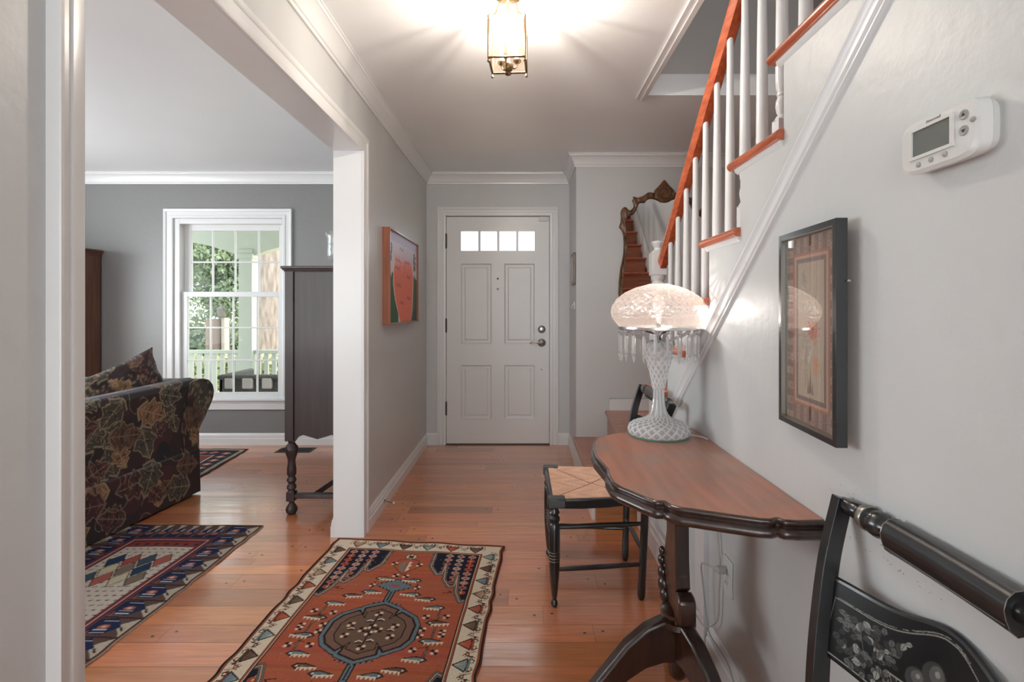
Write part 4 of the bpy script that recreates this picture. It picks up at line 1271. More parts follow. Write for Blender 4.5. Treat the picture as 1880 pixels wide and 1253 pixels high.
c2 = ND(_nt, 'ShaderNodeValToRGB'); c2.color_ramp.elements[0].position = .38; c2.color_ramp.elements[1].position = .66
c2.color_ramp.elements[0].color = rgb(138, 104, 88); c2.color_ramp.elements[1].color = rgb(186, 108, 80); L(_nt, n2.outputs['Fac'], c2.inputs['Fac'])
mxc = ND(_nt, 'ShaderNodeMix', data_type='RGBA'); mxc.inputs['Factor'].default_value = .5
L(_nt, c1.outputs['Color'], mxc.inputs['A']); L(_nt, c2.outputs['Color'], mxc.inputs['B']); L(_nt, mxc.outputs['Result'], _b.inputs['Base Color'])
rr = ND(_nt, 'ShaderNodeMapRange'); rr.inputs['To Min'].default_value = .30; rr.inputs['To Max'].default_value = .5; L(_nt, n2.outputs['Fac'], rr.inputs['Value']); L(_nt, rr.outputs['Result'], _b.inputs['Roughness'])
_b.inputs['Coat Weight'].default_value = .4; _b.inputs['Coat Roughness'].default_value = .22
q.build('tabletop', 'tabletop', table)
q = MB()
ep = [(.004, -.001), (-.003, -.0015), (-.006, -.006), (-.004, -.011), (.001, -.014), (.001, -.019), (-.007, -.023), (-.011, -.029), (-.010, -.037), (-.004, -.043), (.010, -.046), (.016, -.046)]
n = len(fine); vs = []
for d_, h_ in ep: vs += [(p[0], p[1], TZ + h_) for p in inset(fine, d_)]
fs = []
for a in range(len(ep) - 1):
    fs += [(a * n + i, a * n + i + 1, (a + 1) * n + i + 1, (a + 1) * n + i) for i in range(n - 1)]
q.add(vs, fs)
q.prism(inset(fine, .016), 'z', TZ - .046, TZ - .0125)
q.build('edge_moulding', 'darkwood', table, sharp=60)
# lyre-shaped pedestal board facing the room
lw = [(.704, .052), (.66, .050), (.60, .048), (.54, .050), (.49, .056), (.455, .066), (.43, .066), (.415, .058), (.385, .060), (.36, .056), (.335, .05), (.315, .045), (.295, .042)]
pyc = 1.545
pts_ = [(pyc - w_, z) for z, w_ in lw] + [(pyc + w_ + (.012 if .40 < z < .5 else 0), z) for z, w_ in lw[::-1]]
q = MB(); q.prism(pts_, 'x', .442, .474); q.build('pedestal', 'brownwood', table, bevel=.006)
q = MB(); q.prism([(pyc - .062, .70), (pyc - .058, .6), (pyc - .060, .5), (pyc - .070, .42), (pyc - .050, .40), (pyc - .046, .5), (pyc - .044, .6), (pyc - .046, .70)], 'x', .438, .478); q.build('pedestal_edge', 'darkwood', table, bevel=.004)
q = MB()
q.prism([(pyc - .11, .35), (pyc - .105, .335), (pyc - .085, .33), (pyc - .06, .335), (pyc - .05, .36), (pyc - .055, .40), (pyc - .07, .415), (pyc - .095, .412), (pyc - .108, .40)], 'x', .434, .482)
q.build('carved_scroll', 'darkwood', table, bevel=.006)
q = MB()
for zz, yy, rr_ in ((.365, .066, .022), (.395, .078, .018), (.43, .086, .015), (.46, .082, .012), (.34, .05, .020)):
    q.ball((.438, pyc + yy, zz), rr_, 12, 8, (.8, 1, 1.2))
q.build('carved_scroll', 'darkwood', table, bevel=.006)
q = MB(); q.lathe([(.0001, .115), (.014, .12), (.026, .135), (.028, .16), (.028, .26), (.040, .275), (.052, .285), (.050, .30), (.036, .305), (.050, .315), (.050, .325), (.03, .335)], (.4625, pyc, 0), seg=20); q.build('hub', 'darkwood', table)
def cab_leg(ang, ln=1.0):
    prof = [(0, .30), (.05, .302), (.10, .282), (.16, .235), (.22, .165), (.28, .095), (.33, .058), (.375, .045), (.395, .034), (.395, .008), (.385, 0), (.345, 0), (.325, .016), (.27, .038), (.21, .085), (.15, .135), (.10, .165), (.05, .178), (0, .178)]
    a = R(ang); u = Vector((math.cos(a), math.sin(a), 0)); v = Vector((-math.sin(a), math.cos(a), 0))
    q = MB(); o = Vector((.4625, pyc, 0)); n = len(prof)
    vs = [o + u * (p[0] * ln) + Vector((0, 0, p[1])) + v * s_ for s_ in (-.023, .023) for p in prof]
    fs = [tuple(range(n)), tuple(range(2 * n - 1, n - 1, -1))] + [(i, (i + 1) % n, n + (i + 1) % n, n + i) for i in range(n)]
    q.add(vs, fs); return q.build('leg', 'darkwood', table, bevel=.010, seg=3)
cab_leg(184); cab_leg(-72, .98); cab_leg(78, .95)

# ================================================================== CRYSTAL LAMP
lx_, ly_ = .503, 1.915
lamp = thing('table_lamp', 'lit cut-crystal lamp with domed glass shade and hanging prisms on the console', 'lamp', (lx_, ly_, TZ))
def dense_lathe(name, prof, zb, mat, patt, seg=160, per=6, amp=.002, parent=lamp):
    pr_ = resample(prof, len(prof) * per)
    nz = len(pr_)
    TH = np.linspace(0, 2 * PI, seg, endpoint=False)
    vs, cols = [], []
    Lt = np.r_[0, np.cumsum(np.hypot(*np.diff(pr_, axis=0).T))]
    for i, (r, h) in enumerate(pr_):
        f = patt(TH, Lt[i], Lt[-1], h)
        rr_ = r + amp * f * min(1.0, r / .02)
        for k in range(seg): vs.append((lx_ + rr_[k] * math.cos(TH[k]), ly_ + rr_[k] * math.sin(TH[k]), zb + h))
        cols.append(f)
    fs = []
    for i in range(nz - 1):
        for k in range(seg):
            k2 = (k + 1) % seg
            fs.append((i * seg + k, i * seg + k2, (i + 1) * seg + k2, (i + 1) * seg + k))
    q = MB(); q.add(vs, fs)
    ob = q.build(name, mat, parent, sharp=25, merge=False)
    c = np.clip(np.concatenate(cols), 0, 1)
    set_pattern(ob.data, np.stack([c, c, c], -1))
    return ob
def cut(nd, kz):
    def f(TH, l, LT, h):
        a = np.abs(((TH * nd / (2 * PI) + l * kz) % 1) - .5) * 2
        b = np.abs(((TH * nd / (2 * PI) - l * kz) % 1) - .5) * 2
        return np.minimum(a, b)
    return f
def flutes(nd):
    return lambda TH, l, LT, h: np.abs(((TH * nd / (2 * PI)) % 1) - .5) * 2
# foot
dense_lathe('base', [(.0005, .001), (.104, .001), (.108, .006), (.110, .018), (.106, .032), (.094, .042), (.070, .050), (.045, .060), (.033, .072)], TZ + .004, 'crystal', cut(20, 34), amp=.004)
q = MB(); q.lathe([(.104, 0), (.1085, .001), (.109, .004), (.105, .0055), (.1035, .003)], (lx_, ly_, TZ), seg=40)
q.f = [f_ for f_ in q.f if len(f_) == 4]; q.build('base_rim', 'aqua', lamp)
# column
dense_lathe('stem', [(.033, .072), (.026, .085), (.021, .105), (.0185, .130), (.018, .160), (.019, .166)], TZ + .004, 'crystal', flutes(10), amp=.003)
dense_lathe('vase', [(.019, .166), (.022, .172), (.024, .19), (.030, .22), (.040, .255), (.0465, .285), (.048, .305), (.044, .325), (.034, .340), (.020, .346), (.008, .346)], TZ + .004, 'crystal', cut(12, 30), amp=.004)
q = MB(); q.lathe([(.012, .345), (.008, .352), (.0075, .40), (.010, .405), (.006, .41), (.006, .44)], (lx_, ly_, TZ + .004), seg=16); q.build('post', 'silver', lamp)
SZ = TZ + .004 + .393     # shade bottom
RS = .143
q = MB()
q.lathe([(RS - .004, SZ - .010), (RS + .003, SZ - .010), (RS + .004, SZ - .006), (RS + .003, SZ + .001), (RS - .004, SZ + .001), (RS - .004, SZ - .010)], (lx_, ly_, 0), seg=64)
for k in range(3):
    a = k * 2 * PI / 3 + .5
    q.tube([(lx_, ly_, SZ - .03), (lx_ + RS * .5 * math.cos(a), ly_ + RS * .5 * math.sin(a), SZ - .012), (lx_ + RS * math.cos(a), ly_ + RS * math.sin(a), SZ - .006)], .003, 8)
q.build('shade_ring', 'silver', lamp)
for k in range(6):
    a = k * PI / 3 + .25
    cxa, sxa = math.cos(a), math.sin(a)
    q = MB(); q.tube([(lx_ + r_ * cxa, ly_ + r_ * sxa, SZ + h_) for r_, h_ in ((.008, -.075), (.022, -.070), (.040, -.052), (.065, -.042), (.09, -.036), (.110, -.024), (.118, -.018))], [.0035] * 5 + [.003, .002], 8)
    q.ball((lx_ + .12 * cxa, ly_ + .12 * sxa, SZ - .015), .006, 8, 6)
    q.build('arm', 'prism', lamp)
pq = MB()
def prism_mb(mb, x, y, z, s_=1.0, rz=0):
    cs, sn = math.cos(rz), math.sin(rz)
    mb.ball((x, y, z - .007), .0068 * s_, 8, 6)
    secs = [(.0012, .016), (.0055, .022), (.0055, .082), (.002, .086), (.0062, .094), (.0001, .116)]
    vs, fs = [], []
    for r_, h_ in secs:
        for k in range(6):
            a = rz + k * PI / 3
            vs.append((x + r_ * s_ * math.cos(a), y + r_ * s_ * math.sin(a), z - h_ * s_))
    for i in range(len(secs) - 1):
        for k in range(6): fs.append((i * 6 + k, i * 6 + (k + 1) % 6, (i + 1) * 6 + (k + 1) % 6, (i + 1) * 6 + k))
    mb.add(vs, fs)
first = None
for k in range(22):
    a = 2 * PI * k / 22 + .1
    x, y = lx_ + (RS - .004) * math.cos(a), ly_ + (RS - .004) * math.sin(a)
    if first is None:
        q = MB(); prism_mb(q, x, y, SZ - .010, 1.0, 0); first = q.build('prism', 'prism', lamp, sharp=15); x0_, y0_ = x, y
    else:
        c_ = first.copy(); COL.objects.link(c_); c_.parent = lamp; c_.location = (x - x0_, y - y0_, 0)
def star(TH, l, LT, h):
    t = l / LT
    band = t > .17
    out = np.zeros_like(TH)
    if not band: return out + .6
    n_ = 8
    u = (TH * n_ / (2 * PI)) % 1 - .5
    v = (t - .22) * 2.4
    ph = np.arctan2(v, u); rr_ = np.hypot(u, v)
    fan = np.abs(((ph * 7 / PI) % 1) - .5) * 2
    u2 = ((TH * n_ / (2 * PI)) + .5) % 1 - .5; v2 = (t - .62) * 2.6
    ph2 = np.arctan2(v2, u2); r2 = np.hypot(u2, v2)
    st = np.abs(((ph2 * 6 / PI) % 1) - .5) * 2
    return np.where(rr_ < .42, fan * .9 + .1, np.where(r2 < .5, st, np.minimum(np.abs(((TH * 13.5 / PI + t * 9) % 1) - .5), np.abs(((TH * 13.5 / PI - t * 9) % 1) - .5)) * 2))
dense_lathe('lamp_shade', [(RS - .003, 0), (RS + .008, .012), (RS + .022, .030), (RS + .028, .050), (RS + .024, .075), (RS + .006, .102), (RS - .025, .126), (RS - .065, .144), (RS - .10, .153), (.030, .157)], SZ, 'shade', star, seg=360, per=9, amp=.0035)
q = MB(); q.lathe([(.010, SZ + .02), (.012, SZ + .05), (.022, SZ + .075), (.024, SZ + .09), (.016, SZ + .11), (.0001, SZ + .118)], (lx_, ly_, 0), seg=16); q.build('bulb', 'lamp_bulb', lamp)
d_ = bpy.data.lights.new('lamp_bulb', 'POINT'); d_.energy = 4.6; d_.shadow_soft_size = .010; d_.color = (1.0, .98, .96)
o = bpy.data.objects.new('lamp_bulb', d_); COL.objects.link(o); o.location = (lx_ + .035, ly_, SZ + .065)
d_ = bpy.data.lights.new('lamp_bulb', 'POINT'); d_.energy = 1.2; d_.shadow_soft_size = .012; d_.color = (1.0, .98, .96)
o = bpy.data.objects.new('lamp_bulb', d_); COL.objects.link(o); o.location = (lx_ - .045, ly_ - .02, SZ + .03)
q = MB(); q.tube([(lx_ + .10, ly_ - .02, TZ + .006), (.62, 1.895, TZ + .004), (.645, 1.86, TZ + .006), (XR - .008, 1.84, TZ + .002)], .0022, 6)
q.build('cord', 'plastic', lamp)

# ================================================================== OUTLET AND CORDS
ol = thing('wall_outlet', 'white wall outlet with a plugged-in cord under the console table', 'outlet', (XR, 1.675, .355))
q = MB(); q.box(XR - .006, XR, 1.64, 1.71, .297, .413); q.build('cover_plate', 'plastic', ol, bevel=.003)
for zz in (.335, .375):
    q = MB(); q.lathe([(.016, 0), (.016, -.008), (.0001, -.008)], (XR - .001, 1.675, zz), (1, 0, 0), 16)
    so = q.build('socket', 'plastic', ol)
    q = MB(); q.box(XR - .0095, XR - .008, 1.668, 1.670, zz - .004, zz + .005); q.box(XR - .0095, XR - .008, 1.680, 1.682, zz - .004, zz + .005); q.build('slot', 'dark', so)
def smooth(pts_, n=8):
    P_ = [Vector(p) for p in pts_]; P_ = [P_[0]] + P_ + [P_[-1]]; o = []
    for i in range(1, len(P_) - 2):
        for k in range(n):
            t = k / n; a, b, c_, d_ = P_[i - 1:i + 3]
            o.append(.5 * ((2 * b) + (-a + c_) * t + (2 * a - 5 * b + 4 * c_ - d_) * t * t + (-a + 3 * b - 3 * c_ + d_) * t ** 3))
    o.append(P_[-2]); return o
pc = thing('power_cord', 'grey power cord with plug looping down the wall behind the table', 'cord', (XR - .02, 1.68, .375))
q = MB(); q.box(XR - .040, XR - .009, 1.665, 1.685, .365, .387); q.build('plug', 'cord', pc, bevel=.005)
q = MB(); q.tube(smooth([(XR - .038, 1.675, .376), (XR - .055, 1.72, .372), (XR - .045, 1.80, .33), (XR - .035, 1.81, .25), (XR - .03, 1.795, .16), (XR - .03, 1.76, .115), (XR - .028, 1.6, .112), (XR - .03, 1.5, .02), (XR - .035, 1.3, .008)]), .003, 6); q.build('cable', 'cord', pc)
q = MB(); q.tube(smooth([(XR - .006, 1.75, .70), (XR - .008, 1.752, .55), (XR - .010, 1.735, .42), (XR - .012, 1.715, .37), (XR - .012, 1.725, .28), (XR - .014, 1.735, .18), (XR - .036, 1.78, .13), (XR - .042, 1.85, .12), (XR - .036, 2.02, .11), (XR - .03, 2.2, .09)]), .0028, 6)
tag(q.build('lamp_cord', 'cord', None, loc=(XR, 1.74, .4)), 'thin grey cord running down the wall past the outlet to the grille', 'cord')

# ================================================================== CHAIRS
def make_chair(label):
    t = thing('dining_chair', label, 'chair', (0, 0, 0), 'black stencilled rush-seat chairs')
    # turned front legs (front at x = 0), seat 0.44 high
    def front_leg(s):
        q = MB(); y = .222 * s
        q.lathe([(.0001, 0), (.010, .002), (.0145, .012), (.012, .024), (.008, .030), (.012, .05), (.017, .10), (.0215, .17), (.0225, .235), (.0225, .29), (.0215, .335), (.017, .342), (.0225, .352), (.0225, .362), (.015, .372), (.022, .385), (.015, .40), (.018, .425)], (0, y, 0), seg=18)
        o = q.build('leg', 'black', t)
        q = MB()
        for z in (.188, .200, .212, .224): q.lathe([(.0222, z), (.0236, z + .001), (.0222, z + .0025)], (0, y, 0), seg=18)
        q.build('gilt_ring', 'gold', o)
    def rear_leg(s):
        q = MB()
        pth = [(.365, .168 * s, 0), (.370, .175 * s, .14), (.375, .182 * s, .30), (.377, .190 * s, .43)]
        q.tube(smooth(pth, 5), [.011] + [.0165] * 15, 12)
        # flattened back post above the seat
        pp = smooth([(.377, .190 * s, .42), (.384, .203 * s, .50), (.402, .222 * s, .60), (.428, .240 * s, .72), (.462, .259 * s, .815), (.468, .262 * s, .832)], 6)
        n = len(pp); vs, fs = [], []
        for i, p in enumerate(pp):
            T = (pp[min(i + 1, n - 1)] - pp[max(i - 1, 0)]).normalized()
            Yv = Vector((0, 1, 0)); Nn = T.cross(Yv).normalized()
            k_ = i / (n - 1); wy = .0125; wn = .017 * (1 - .15 * k_)
            for (a, b) in ((-1, -1), (1, -1), (1, 1), (-1, 1)): vs.append(p + Yv * (a * wy) + Nn * (b * wn))
        for i in range(n - 1):
            for k in range(4): fs.append((i * 4 + k, i * 4 + (k + 1) % 4, (i + 1) * 4 + (k + 1) % 4, (i + 1) * 4 + k))
        fs += [(0, 1, 2, 3), tuple((n - 1) * 4 + k for k in (3, 2, 1, 0))]
        q.add(vs, fs)
        o = q.build('leg', 'black', t, bevel=.004)
    for s in (-1, 1): front_leg(s); rear_leg(s)
    # seat rails
    q = MB()
    for s in (-1, 1):
        pr_ = [(-.022, .437), (-.022, .412), (.02, .402), (.12, .398), (.22, .400), (.33, .408), (.385, .415), (.385, .437)]
        o_ = [(.240 * s, 0), (.205 * s, 1)]
        n = len(pr_); vs = []
        for off in (0, -.022 * s):
            for (x, z) in pr_: vs.append((x, (.240 - .036 * (x + .022) / .40) * s + off, z))
        q.add(vs, [tuple(range(n)), tuple(range(2 * n - 1, n - 1, -1))] + [(i, (i + 1) % n, n + (i + 1) % n, n + i) for i in range(n)])
    q.prism([(-.024, .414), (.0, .410), (.0, .438), (-.018, .440), (-.026, .430)], 'y', -.240, .240)
    q.prism([(.365, .414), (.388, .414), (.388, .438), (.365, .438)], 'y', -.204, .204)
    for s in (-1, 1):
        q.box(-.0275, .045, .2415 * s, .185 * s, .4045, .4415)
    q.build('seat_frame', 'black', t, bevel=.004)
    # rush seat: cords running to the centre in four triangles
    SWd, SLn = .40, .365
    cv = Canvas(SLn, SWd, .0028, (186, 120, 84))
    U, V = cv.X / SLn, cv.Y / SWd
    side = np.minimum(V, 1 - V) < np.minimum(U, 1 - U) * 1.0
    cord = np.where(side, np.sin(cv.X * 2 * PI / .006), np.sin(cv.Y * 2 * PI / .006))
    cA = np.array(rgb(250, 208, 182)[:3]); cB = np.array(rgb(214, 160, 132)[:3])
    t_ = (cord * .5 + .5)[..., None]
    cv.a = cB + (cA - cB) * t_
    cv.a *= (1 + .22 * np.sin(cv.X * 61 + 3 * np.sin(cv.Y * 40)) * np.sin(cv.Y * 47))[..., None] * .5 + .5
    cv.line([(0.02, .02), (SLn * .5, SWd * .5)], .004, (104, 58, 44)); cv.line([(.02, SWd - .02), (SLn * .5, SWd * .5)], .004, (104, 58, 44))
    cv.line([(SLn, 0), (SLn * .5, SWd * .5), (SLn, SWd)], .004, (104, 58, 44))
    cv.noise(.2)
    side_f = lambda X, Y: np.stack([X - .004, (Y - SWd / 2) * (1.10 - .10 * X / SLn * 1.6), .440 + .006 * np.sin(PI * np.clip(X / SLn, 0, 1)) * 0 - .012 * np.sin(PI * X / SLn) * np.sin(PI * Y / SWd) + .0], -1)
    grid_mesh('rush_seat', cv, side_f, 'pattern_rug', t, back=(0, 0, -.018))
    # stretchers
    def rod(a, b, r=.0095): 
        q = MB(); a, b = Vector(a), Vector(b); m = (a + b) / 2
        q.tube([a, a.lerp(b, .2), m, a.lerp(b, .8), b], [r * .8, r, r * 1.15, r, r * .8], 10); q.build('stretcher', 'black', t)
    for s in (-1, 1):
        rod((0, .222 * s, .322), (.374, .183 * s, .322)); rod((0, .222 * s, .150), (.370, .176 * s, .150))
    q = MB(); q.lathe([(.008, 0), (.008, .05), (.016, .06), (.010, .075), (.014, .10), (.019, .16), (.022, .222), (.019, .284), (.014, .344), (.010, .369), (.016, .384), (.008, .394), (.008, .444)], (0, -.222, .25), (0, 1, 0), 14); q.build('front_stretcher', 'black', t)
    rod((.371, -.175, .20), (.371, .175, .20))
    # turned crest rail with a broad rolled centre
    q = MB(); zc_, xc_ = .822, .470
    half = [(.262, .0125), (.232, .0155), (.214, .0160), (.211, .0140), (.205, .0140), (.200, .020), (.190, .0235), (.180, .0235), (.174, .018), (.170, .018), (.163, .0235), (.150, .0240), (.140, .019), (.133, .0145), (.122, .0145), (.114, .017)]
    pf = [(r_, -y_) for y_, r_ in half] ; pf2 = [(r_, y_) for y_, r_ in half[::-1]]
    q.lathe(pf, (xc_, 0, zc_), (0, 1, 0), 18); q.lathe(pf2, (xc_, 0, zc_), (0, 1, 0), 18)
    # rolled centre: flattened to the back, rounded to the sitter
    sec = [(-.024, -.010), (-.026, .002), (-.022, .016), (-.012, .025), (.0, .027), (.010, .024), (.016, .012), (.017, -.006), (.014, -.022), (.004, -.032), (-.008, -.034), (-.018, -.026)]
    vs, fs = [], []; ys = np.linspace(-.116, .116, 9); n = len(sec)
    for y in ys:
        bow = .012 * (1 - (y / .116) ** 2)
        for (a, b) in sec: vs.append((xc_ + a + bow * .3, y, zc_ + b))
    for i in range(len(ys) - 1): fs += [(i * n + k, i * n + (k + 1) % n, (i + 1) * n + (k + 1) % n, (i + 1) * n + k) for k in range(n)]
    fs += [tuple(range(n)), tuple((len(ys) - 1) * n + k for k in range(n - 1, -1, -1))]
    q.add(vs, fs)
    cr_ = q.build('crest_rail', 'black', t, sharp=40)
    q = MB()
    for y in (-.185, .185): q.lathe([(.0230, -.007), (.0240, -.005), (.0240, .005), (.0230, .007)], (xc_, y, zc_), (0, 1, 0), 18)
    for y in (-.1162, .1162): q.tube([(xc_ + a * 1.0, y, zc_ + b * 1.0) for a, b in sec + sec[:1]], .0007, 5)
    q.tube([(xc_ - .0245, y, zc_ - .018) for y in ys], .0008, 5)
    q.build('gilt_band', 'gold', cr_)
    # wide stencilled back slat, bowed backwards
    SW_, SH_ = .450, .168
    cv = Canvas(SW_, SH_, .001, (14, 14, 15))
    g1, g2, g3 = (132, 131, 127), (86, 86, 84), (56, 56, 56)
    top_ = lambda x: .140 + .026 * math.exp(-((x - SW_ / 2) / .075) ** 2)
    cv.line([(.012, .010), (.012, .130)], .002, g1); cv.line([(SW_ - .012, .010), (SW_ - .012, .130)], .002, g1)
    cv.line([(.012, .010), (SW_ - .012, .010)], .002, g1)
    cv.line([(x, top_(x) - .008) for x in np.linspace(.012, SW_ - .012, 40)], .002, g1)
    def leafp(x, y, a, l_, c_):
        pts2 = [(x, y)]
        for tt, w2 in ((.25, .3), (.5, .36), (.75, .25)): pts2.append((x + math.cos(a) * l_ * tt - math.sin(a) * l_ * w2, y + math.sin(a) * l_ * tt + math.cos(a) * l_ * w2))
        pts2.append((x + math.cos(a) * l_, y + math.sin(a) * l_))
        for tt, w2 in ((.75, -.25), (.5, -.36), (.25, -.3)): pts2.append((x + math.cos(a) * l_ * tt - math.sin(a) * l_ * w2, y + math.sin(a) * l_ * tt + math.cos(a) * l_ * w2))
        cv.poly(pts2, c_); cv.line([(x, y), (x + math.cos(a) * l_ * .9, y + math.sin(a) * l_ * .9)], .001, (20, 20, 20))
    r3 = np.random.RandomState(3)
    for sgn in (-1, 1):
        for k in range(120):
            u = r3.uniform(.03, .15); v = r3.uniform(.020, .122)
            leafp(SW_ / 2 + sgn * (.222 - u), v, r3.uniform(0, 2 * PI), r3.uniform(.011, .020), [g3, g2, g3, g2, g1, (44, 44, 44)][k % 6])
        cv.line([(SW_ / 2 + sgn * .17, .02), (SW_ / 2 + sgn * .14, .06), (SW_ / 2 + sgn * .16, .11)], .0012, g2)
    for (x, y, r_) in ((-.03, .085, .024), (.015, .095, .022), (.045, .075, .018), (-.06, .07, .014), (0, .065, .016)):
        cv.disc(SW_ / 2 + x, y, r_, g3); cv.disc(SW_ / 2 + x - r_ * .2, y + r_ * .2, r_ * .62, g2); cv.disc(SW_ / 2 + x - r_ * .25, y + r_ * .3, r_ * .22, g1)
    for k in range(15):
        x = SW_ / 2 - .07 + .01 * k; cv.line([(x, .022), (SW_ / 2 + (x - SW_ / 2) * 1.25, .055)], .0012, g1)
    cv.line([(SW_ / 2 - .09, .056), (SW_ / 2 + .09, .056)], .003, g1); cv.line([(SW_ / 2 - .07, .022), (SW_ / 2 + .07, .022)], .002, g1)
    for k in range(60):
        x = r3.uniform(SW_ * .4, SW_ * .95); cv.line([(x, top_(x) - .004), (x + .008, top_(x) - .005)], .0016, (120, 118, 112))
    cv.noise(.2)
    def slat_f(off):
        def f(X, Y):
            yy = X - SW_ / 2
            hh = Y / SH_ * (.134 + .030 * np.exp(-(yy / .08) ** 2))
            zz = .553 + hh
            bow = .040 * (1 - (yy / .225) ** 2)
            lean = .385 + (.25 * (zz - .5)) 
            return np.stack([lean + bow + off, yy, zz], -1)
        return f
    grid_mesh('back_slat', cv, slat_f(-.004), 'pattern_lacquer', t, back=(.012, 0, 0))
    # rounded upper lip of the slat
    q = MB(); q.tube([(.385 + .25 * (.553 + .134 + .03 * math.exp(-(y / .08) ** 2) - .5) + .040 * (1 - (y / .225) ** 2) + .002, y, .553 + .134 + .03 * math.exp(-(y / .08) ** 2)) for y in np.linspace(-.225, .225, 31)], .0065, 8)
    q.build('slat_lip', 'black', t)
    return t
chair1 = make_chair('black rush-seat chair pushed under the far end of the console table')
chair1.location = (.135, 2.35, 0)
chair2 = copy_tree(chair1)
chair2['label'] = 'black chair in the near corner with a stencilled fruit-basket slat showing'
chair2.location = (.178, .79, 0)

# ================================================================== DOOR STOP, FLOOR VENT
ds = thing('door_stop', 'small spring door stop with white tip on the left baseboard', 'door stop', (XL + .016, 3.05, .05))
a_ = P(742, 874, 3.13); 
q = MB(); yy = 3.16; q.lathe([(.010, 0), (.010, .006), (.004, .01), (.004, .012)], (XL + .014, yy, .05), (1, -.35, -.05), 10)
q.tube([(XL + .02, yy, .05), (XL + .075, yy - .02, .046)], .0035, 8); q.build('spring', 'nickel', ds)
q = MB(); q.ball((XL + .079, yy - .021, .046), .007, 10, 8); q.build('tip', 'plastic', ds)
fv = MB(); v0 = (-2.08, -1.78, 4.40, 4.55)
fv.box(v0[0], v0[1], v0[2], v0[3], 0.0, .004)
vent = tag(fv.build('floor_register', 'iron', None, bevel=.001, loc=(-1.93, 4.475, 0)), 'dark metal floor register below the living room window', 'vent')
q = MB()
for k in range(24): q.box(v0[0] + .02 + k * .011, v0[0] + .026 + k * .011, v0[2] + .015, v0[3] - .015, .004, .0055)
q.build('louver_bars', 'dark', vent)
# the embroidery hangs with its near edge standing slightly off the wall
for ch in sp.children: ch.location.y -= .118; 
sp.location = (XR, 1.174 + .118, sp.location.z)
sp.rotation_euler = (0, 0, R(-4.2))

# ================================================================== SOFA
SA = Vector((-2.13, 3.44, 0))             # far bottom corner of the back
sofa = thing('sofa', 'dark leaf-patterned tapestry sofa with rolled arms, its back to the hall', 'sofa', SA)
CW, CHh = 2.05, .95
cv = Canvas(CW, CHh, .0036, (46, 29, 26))
r4 = np.random.RandomState(21)
for k in range(50):
    cv.disc(r4.uniform(0, CW), r4.uniform(0, CHh), r4.uniform(.04, .11), [(32, 23, 24), (60, 28, 30), (26, 24, 26), (66, 34, 34)][k % 4], r4.uniform(.03, .09))
def bigleaf(x, y, a, l_, fill, edge, lobes=5):
    def T(u, v): return (x + math.cos(a) * u - math.sin(a) * v, y + math.sin(a) * u + math.cos(a) * v)
    up, dn = [], []
    for i in range(0, 41):
        t = i / 40
        env = math.sin(PI * t ** .8) * .34
        lob = 1 + .42 * abs(math.sin(PI * lobes * t)) - .28 + .08 * math.sin(40 * t)
        up.append(T(l_ * t, l_ * env * lob)); dn.append(T(l_ * t, -l_ * env * lob))
    poly_ = up + dn[::-1]
    cv.poly(poly_, edge)
    cx_ = sum(p[0] for p in poly_) / len(poly_); cy_ = sum(p[1] for p in poly_) / len(poly_)
    cv.poly([(cx_ + (p[0] - cx_) * .90, cy_ + (p[1] - cy_) * .86) for p in poly_], fill)
    dk = tuple(np.array(fill) * .55); lt = tuple(np.minimum(np.array(fill) * 1.35, 255))
    cv.line([T(0, 0), T(l_ * .95, 0)], .006, edge)
    for i in range(lobes):
        t = (i + .5) / lobes
        for sg in (-1, 1):
            cv.line([T(l_ * t * .8, 0), T(l_ * (t * .8 + .12), sg * l_ * .22 * math.sin(PI * t ** .8))], .005, edge)
            cv.line([T(l_ * t * .8 + .015, sg * .01), T(l_ * (t * .8 + .10), sg * l_ * .16 * math.sin(PI * t ** .8))], .012, dk if i % 2 else lt)
gold = ((124, 94, 66), (160, 134, 102)); green = ((66, 62, 50), (138, 126, 102)); plum = ((68, 38, 36), (124, 98, 84)); brn = ((78, 56, 44), (124, 100, 78))
pal = [gold, green, plum, brn, green, plum, plum]
def coords():
    for i in range(9):
        for j in range(5):
            yield (.10 + i * .235 + (.11 if j % 2 else 0) + r4.uniform(-.04, .04), .06 + j * .19 + r4.uniform(-.04, .04))
for k, (x, y) in enumerate(list(coords()) + [(x + .12, y + .09) for x, y in coords()]):
    f_, e_ = pal[r4.randint(6)]
    bigleaf(x, y, r4.uniform(0, 2 * PI), r4.uniform(.13, .26), f_, e_, r4.randint(3, 6))
for k in range(40):
    x, y, a = r4.uniform(0, CW), r4.uniform(0, CHh), r4.uniform(0, 2 * PI)
    pts2 = [(x + .11 * t * math.cos(a + 2.2 * t), y + .11 * t * math.sin(a + 2.2 * t)) for t in np.linspace(0, 1.2, 14)]
    cv.line(pts2, .004, (128, 112, 94))
cv.noise(.22)
CVS = cv
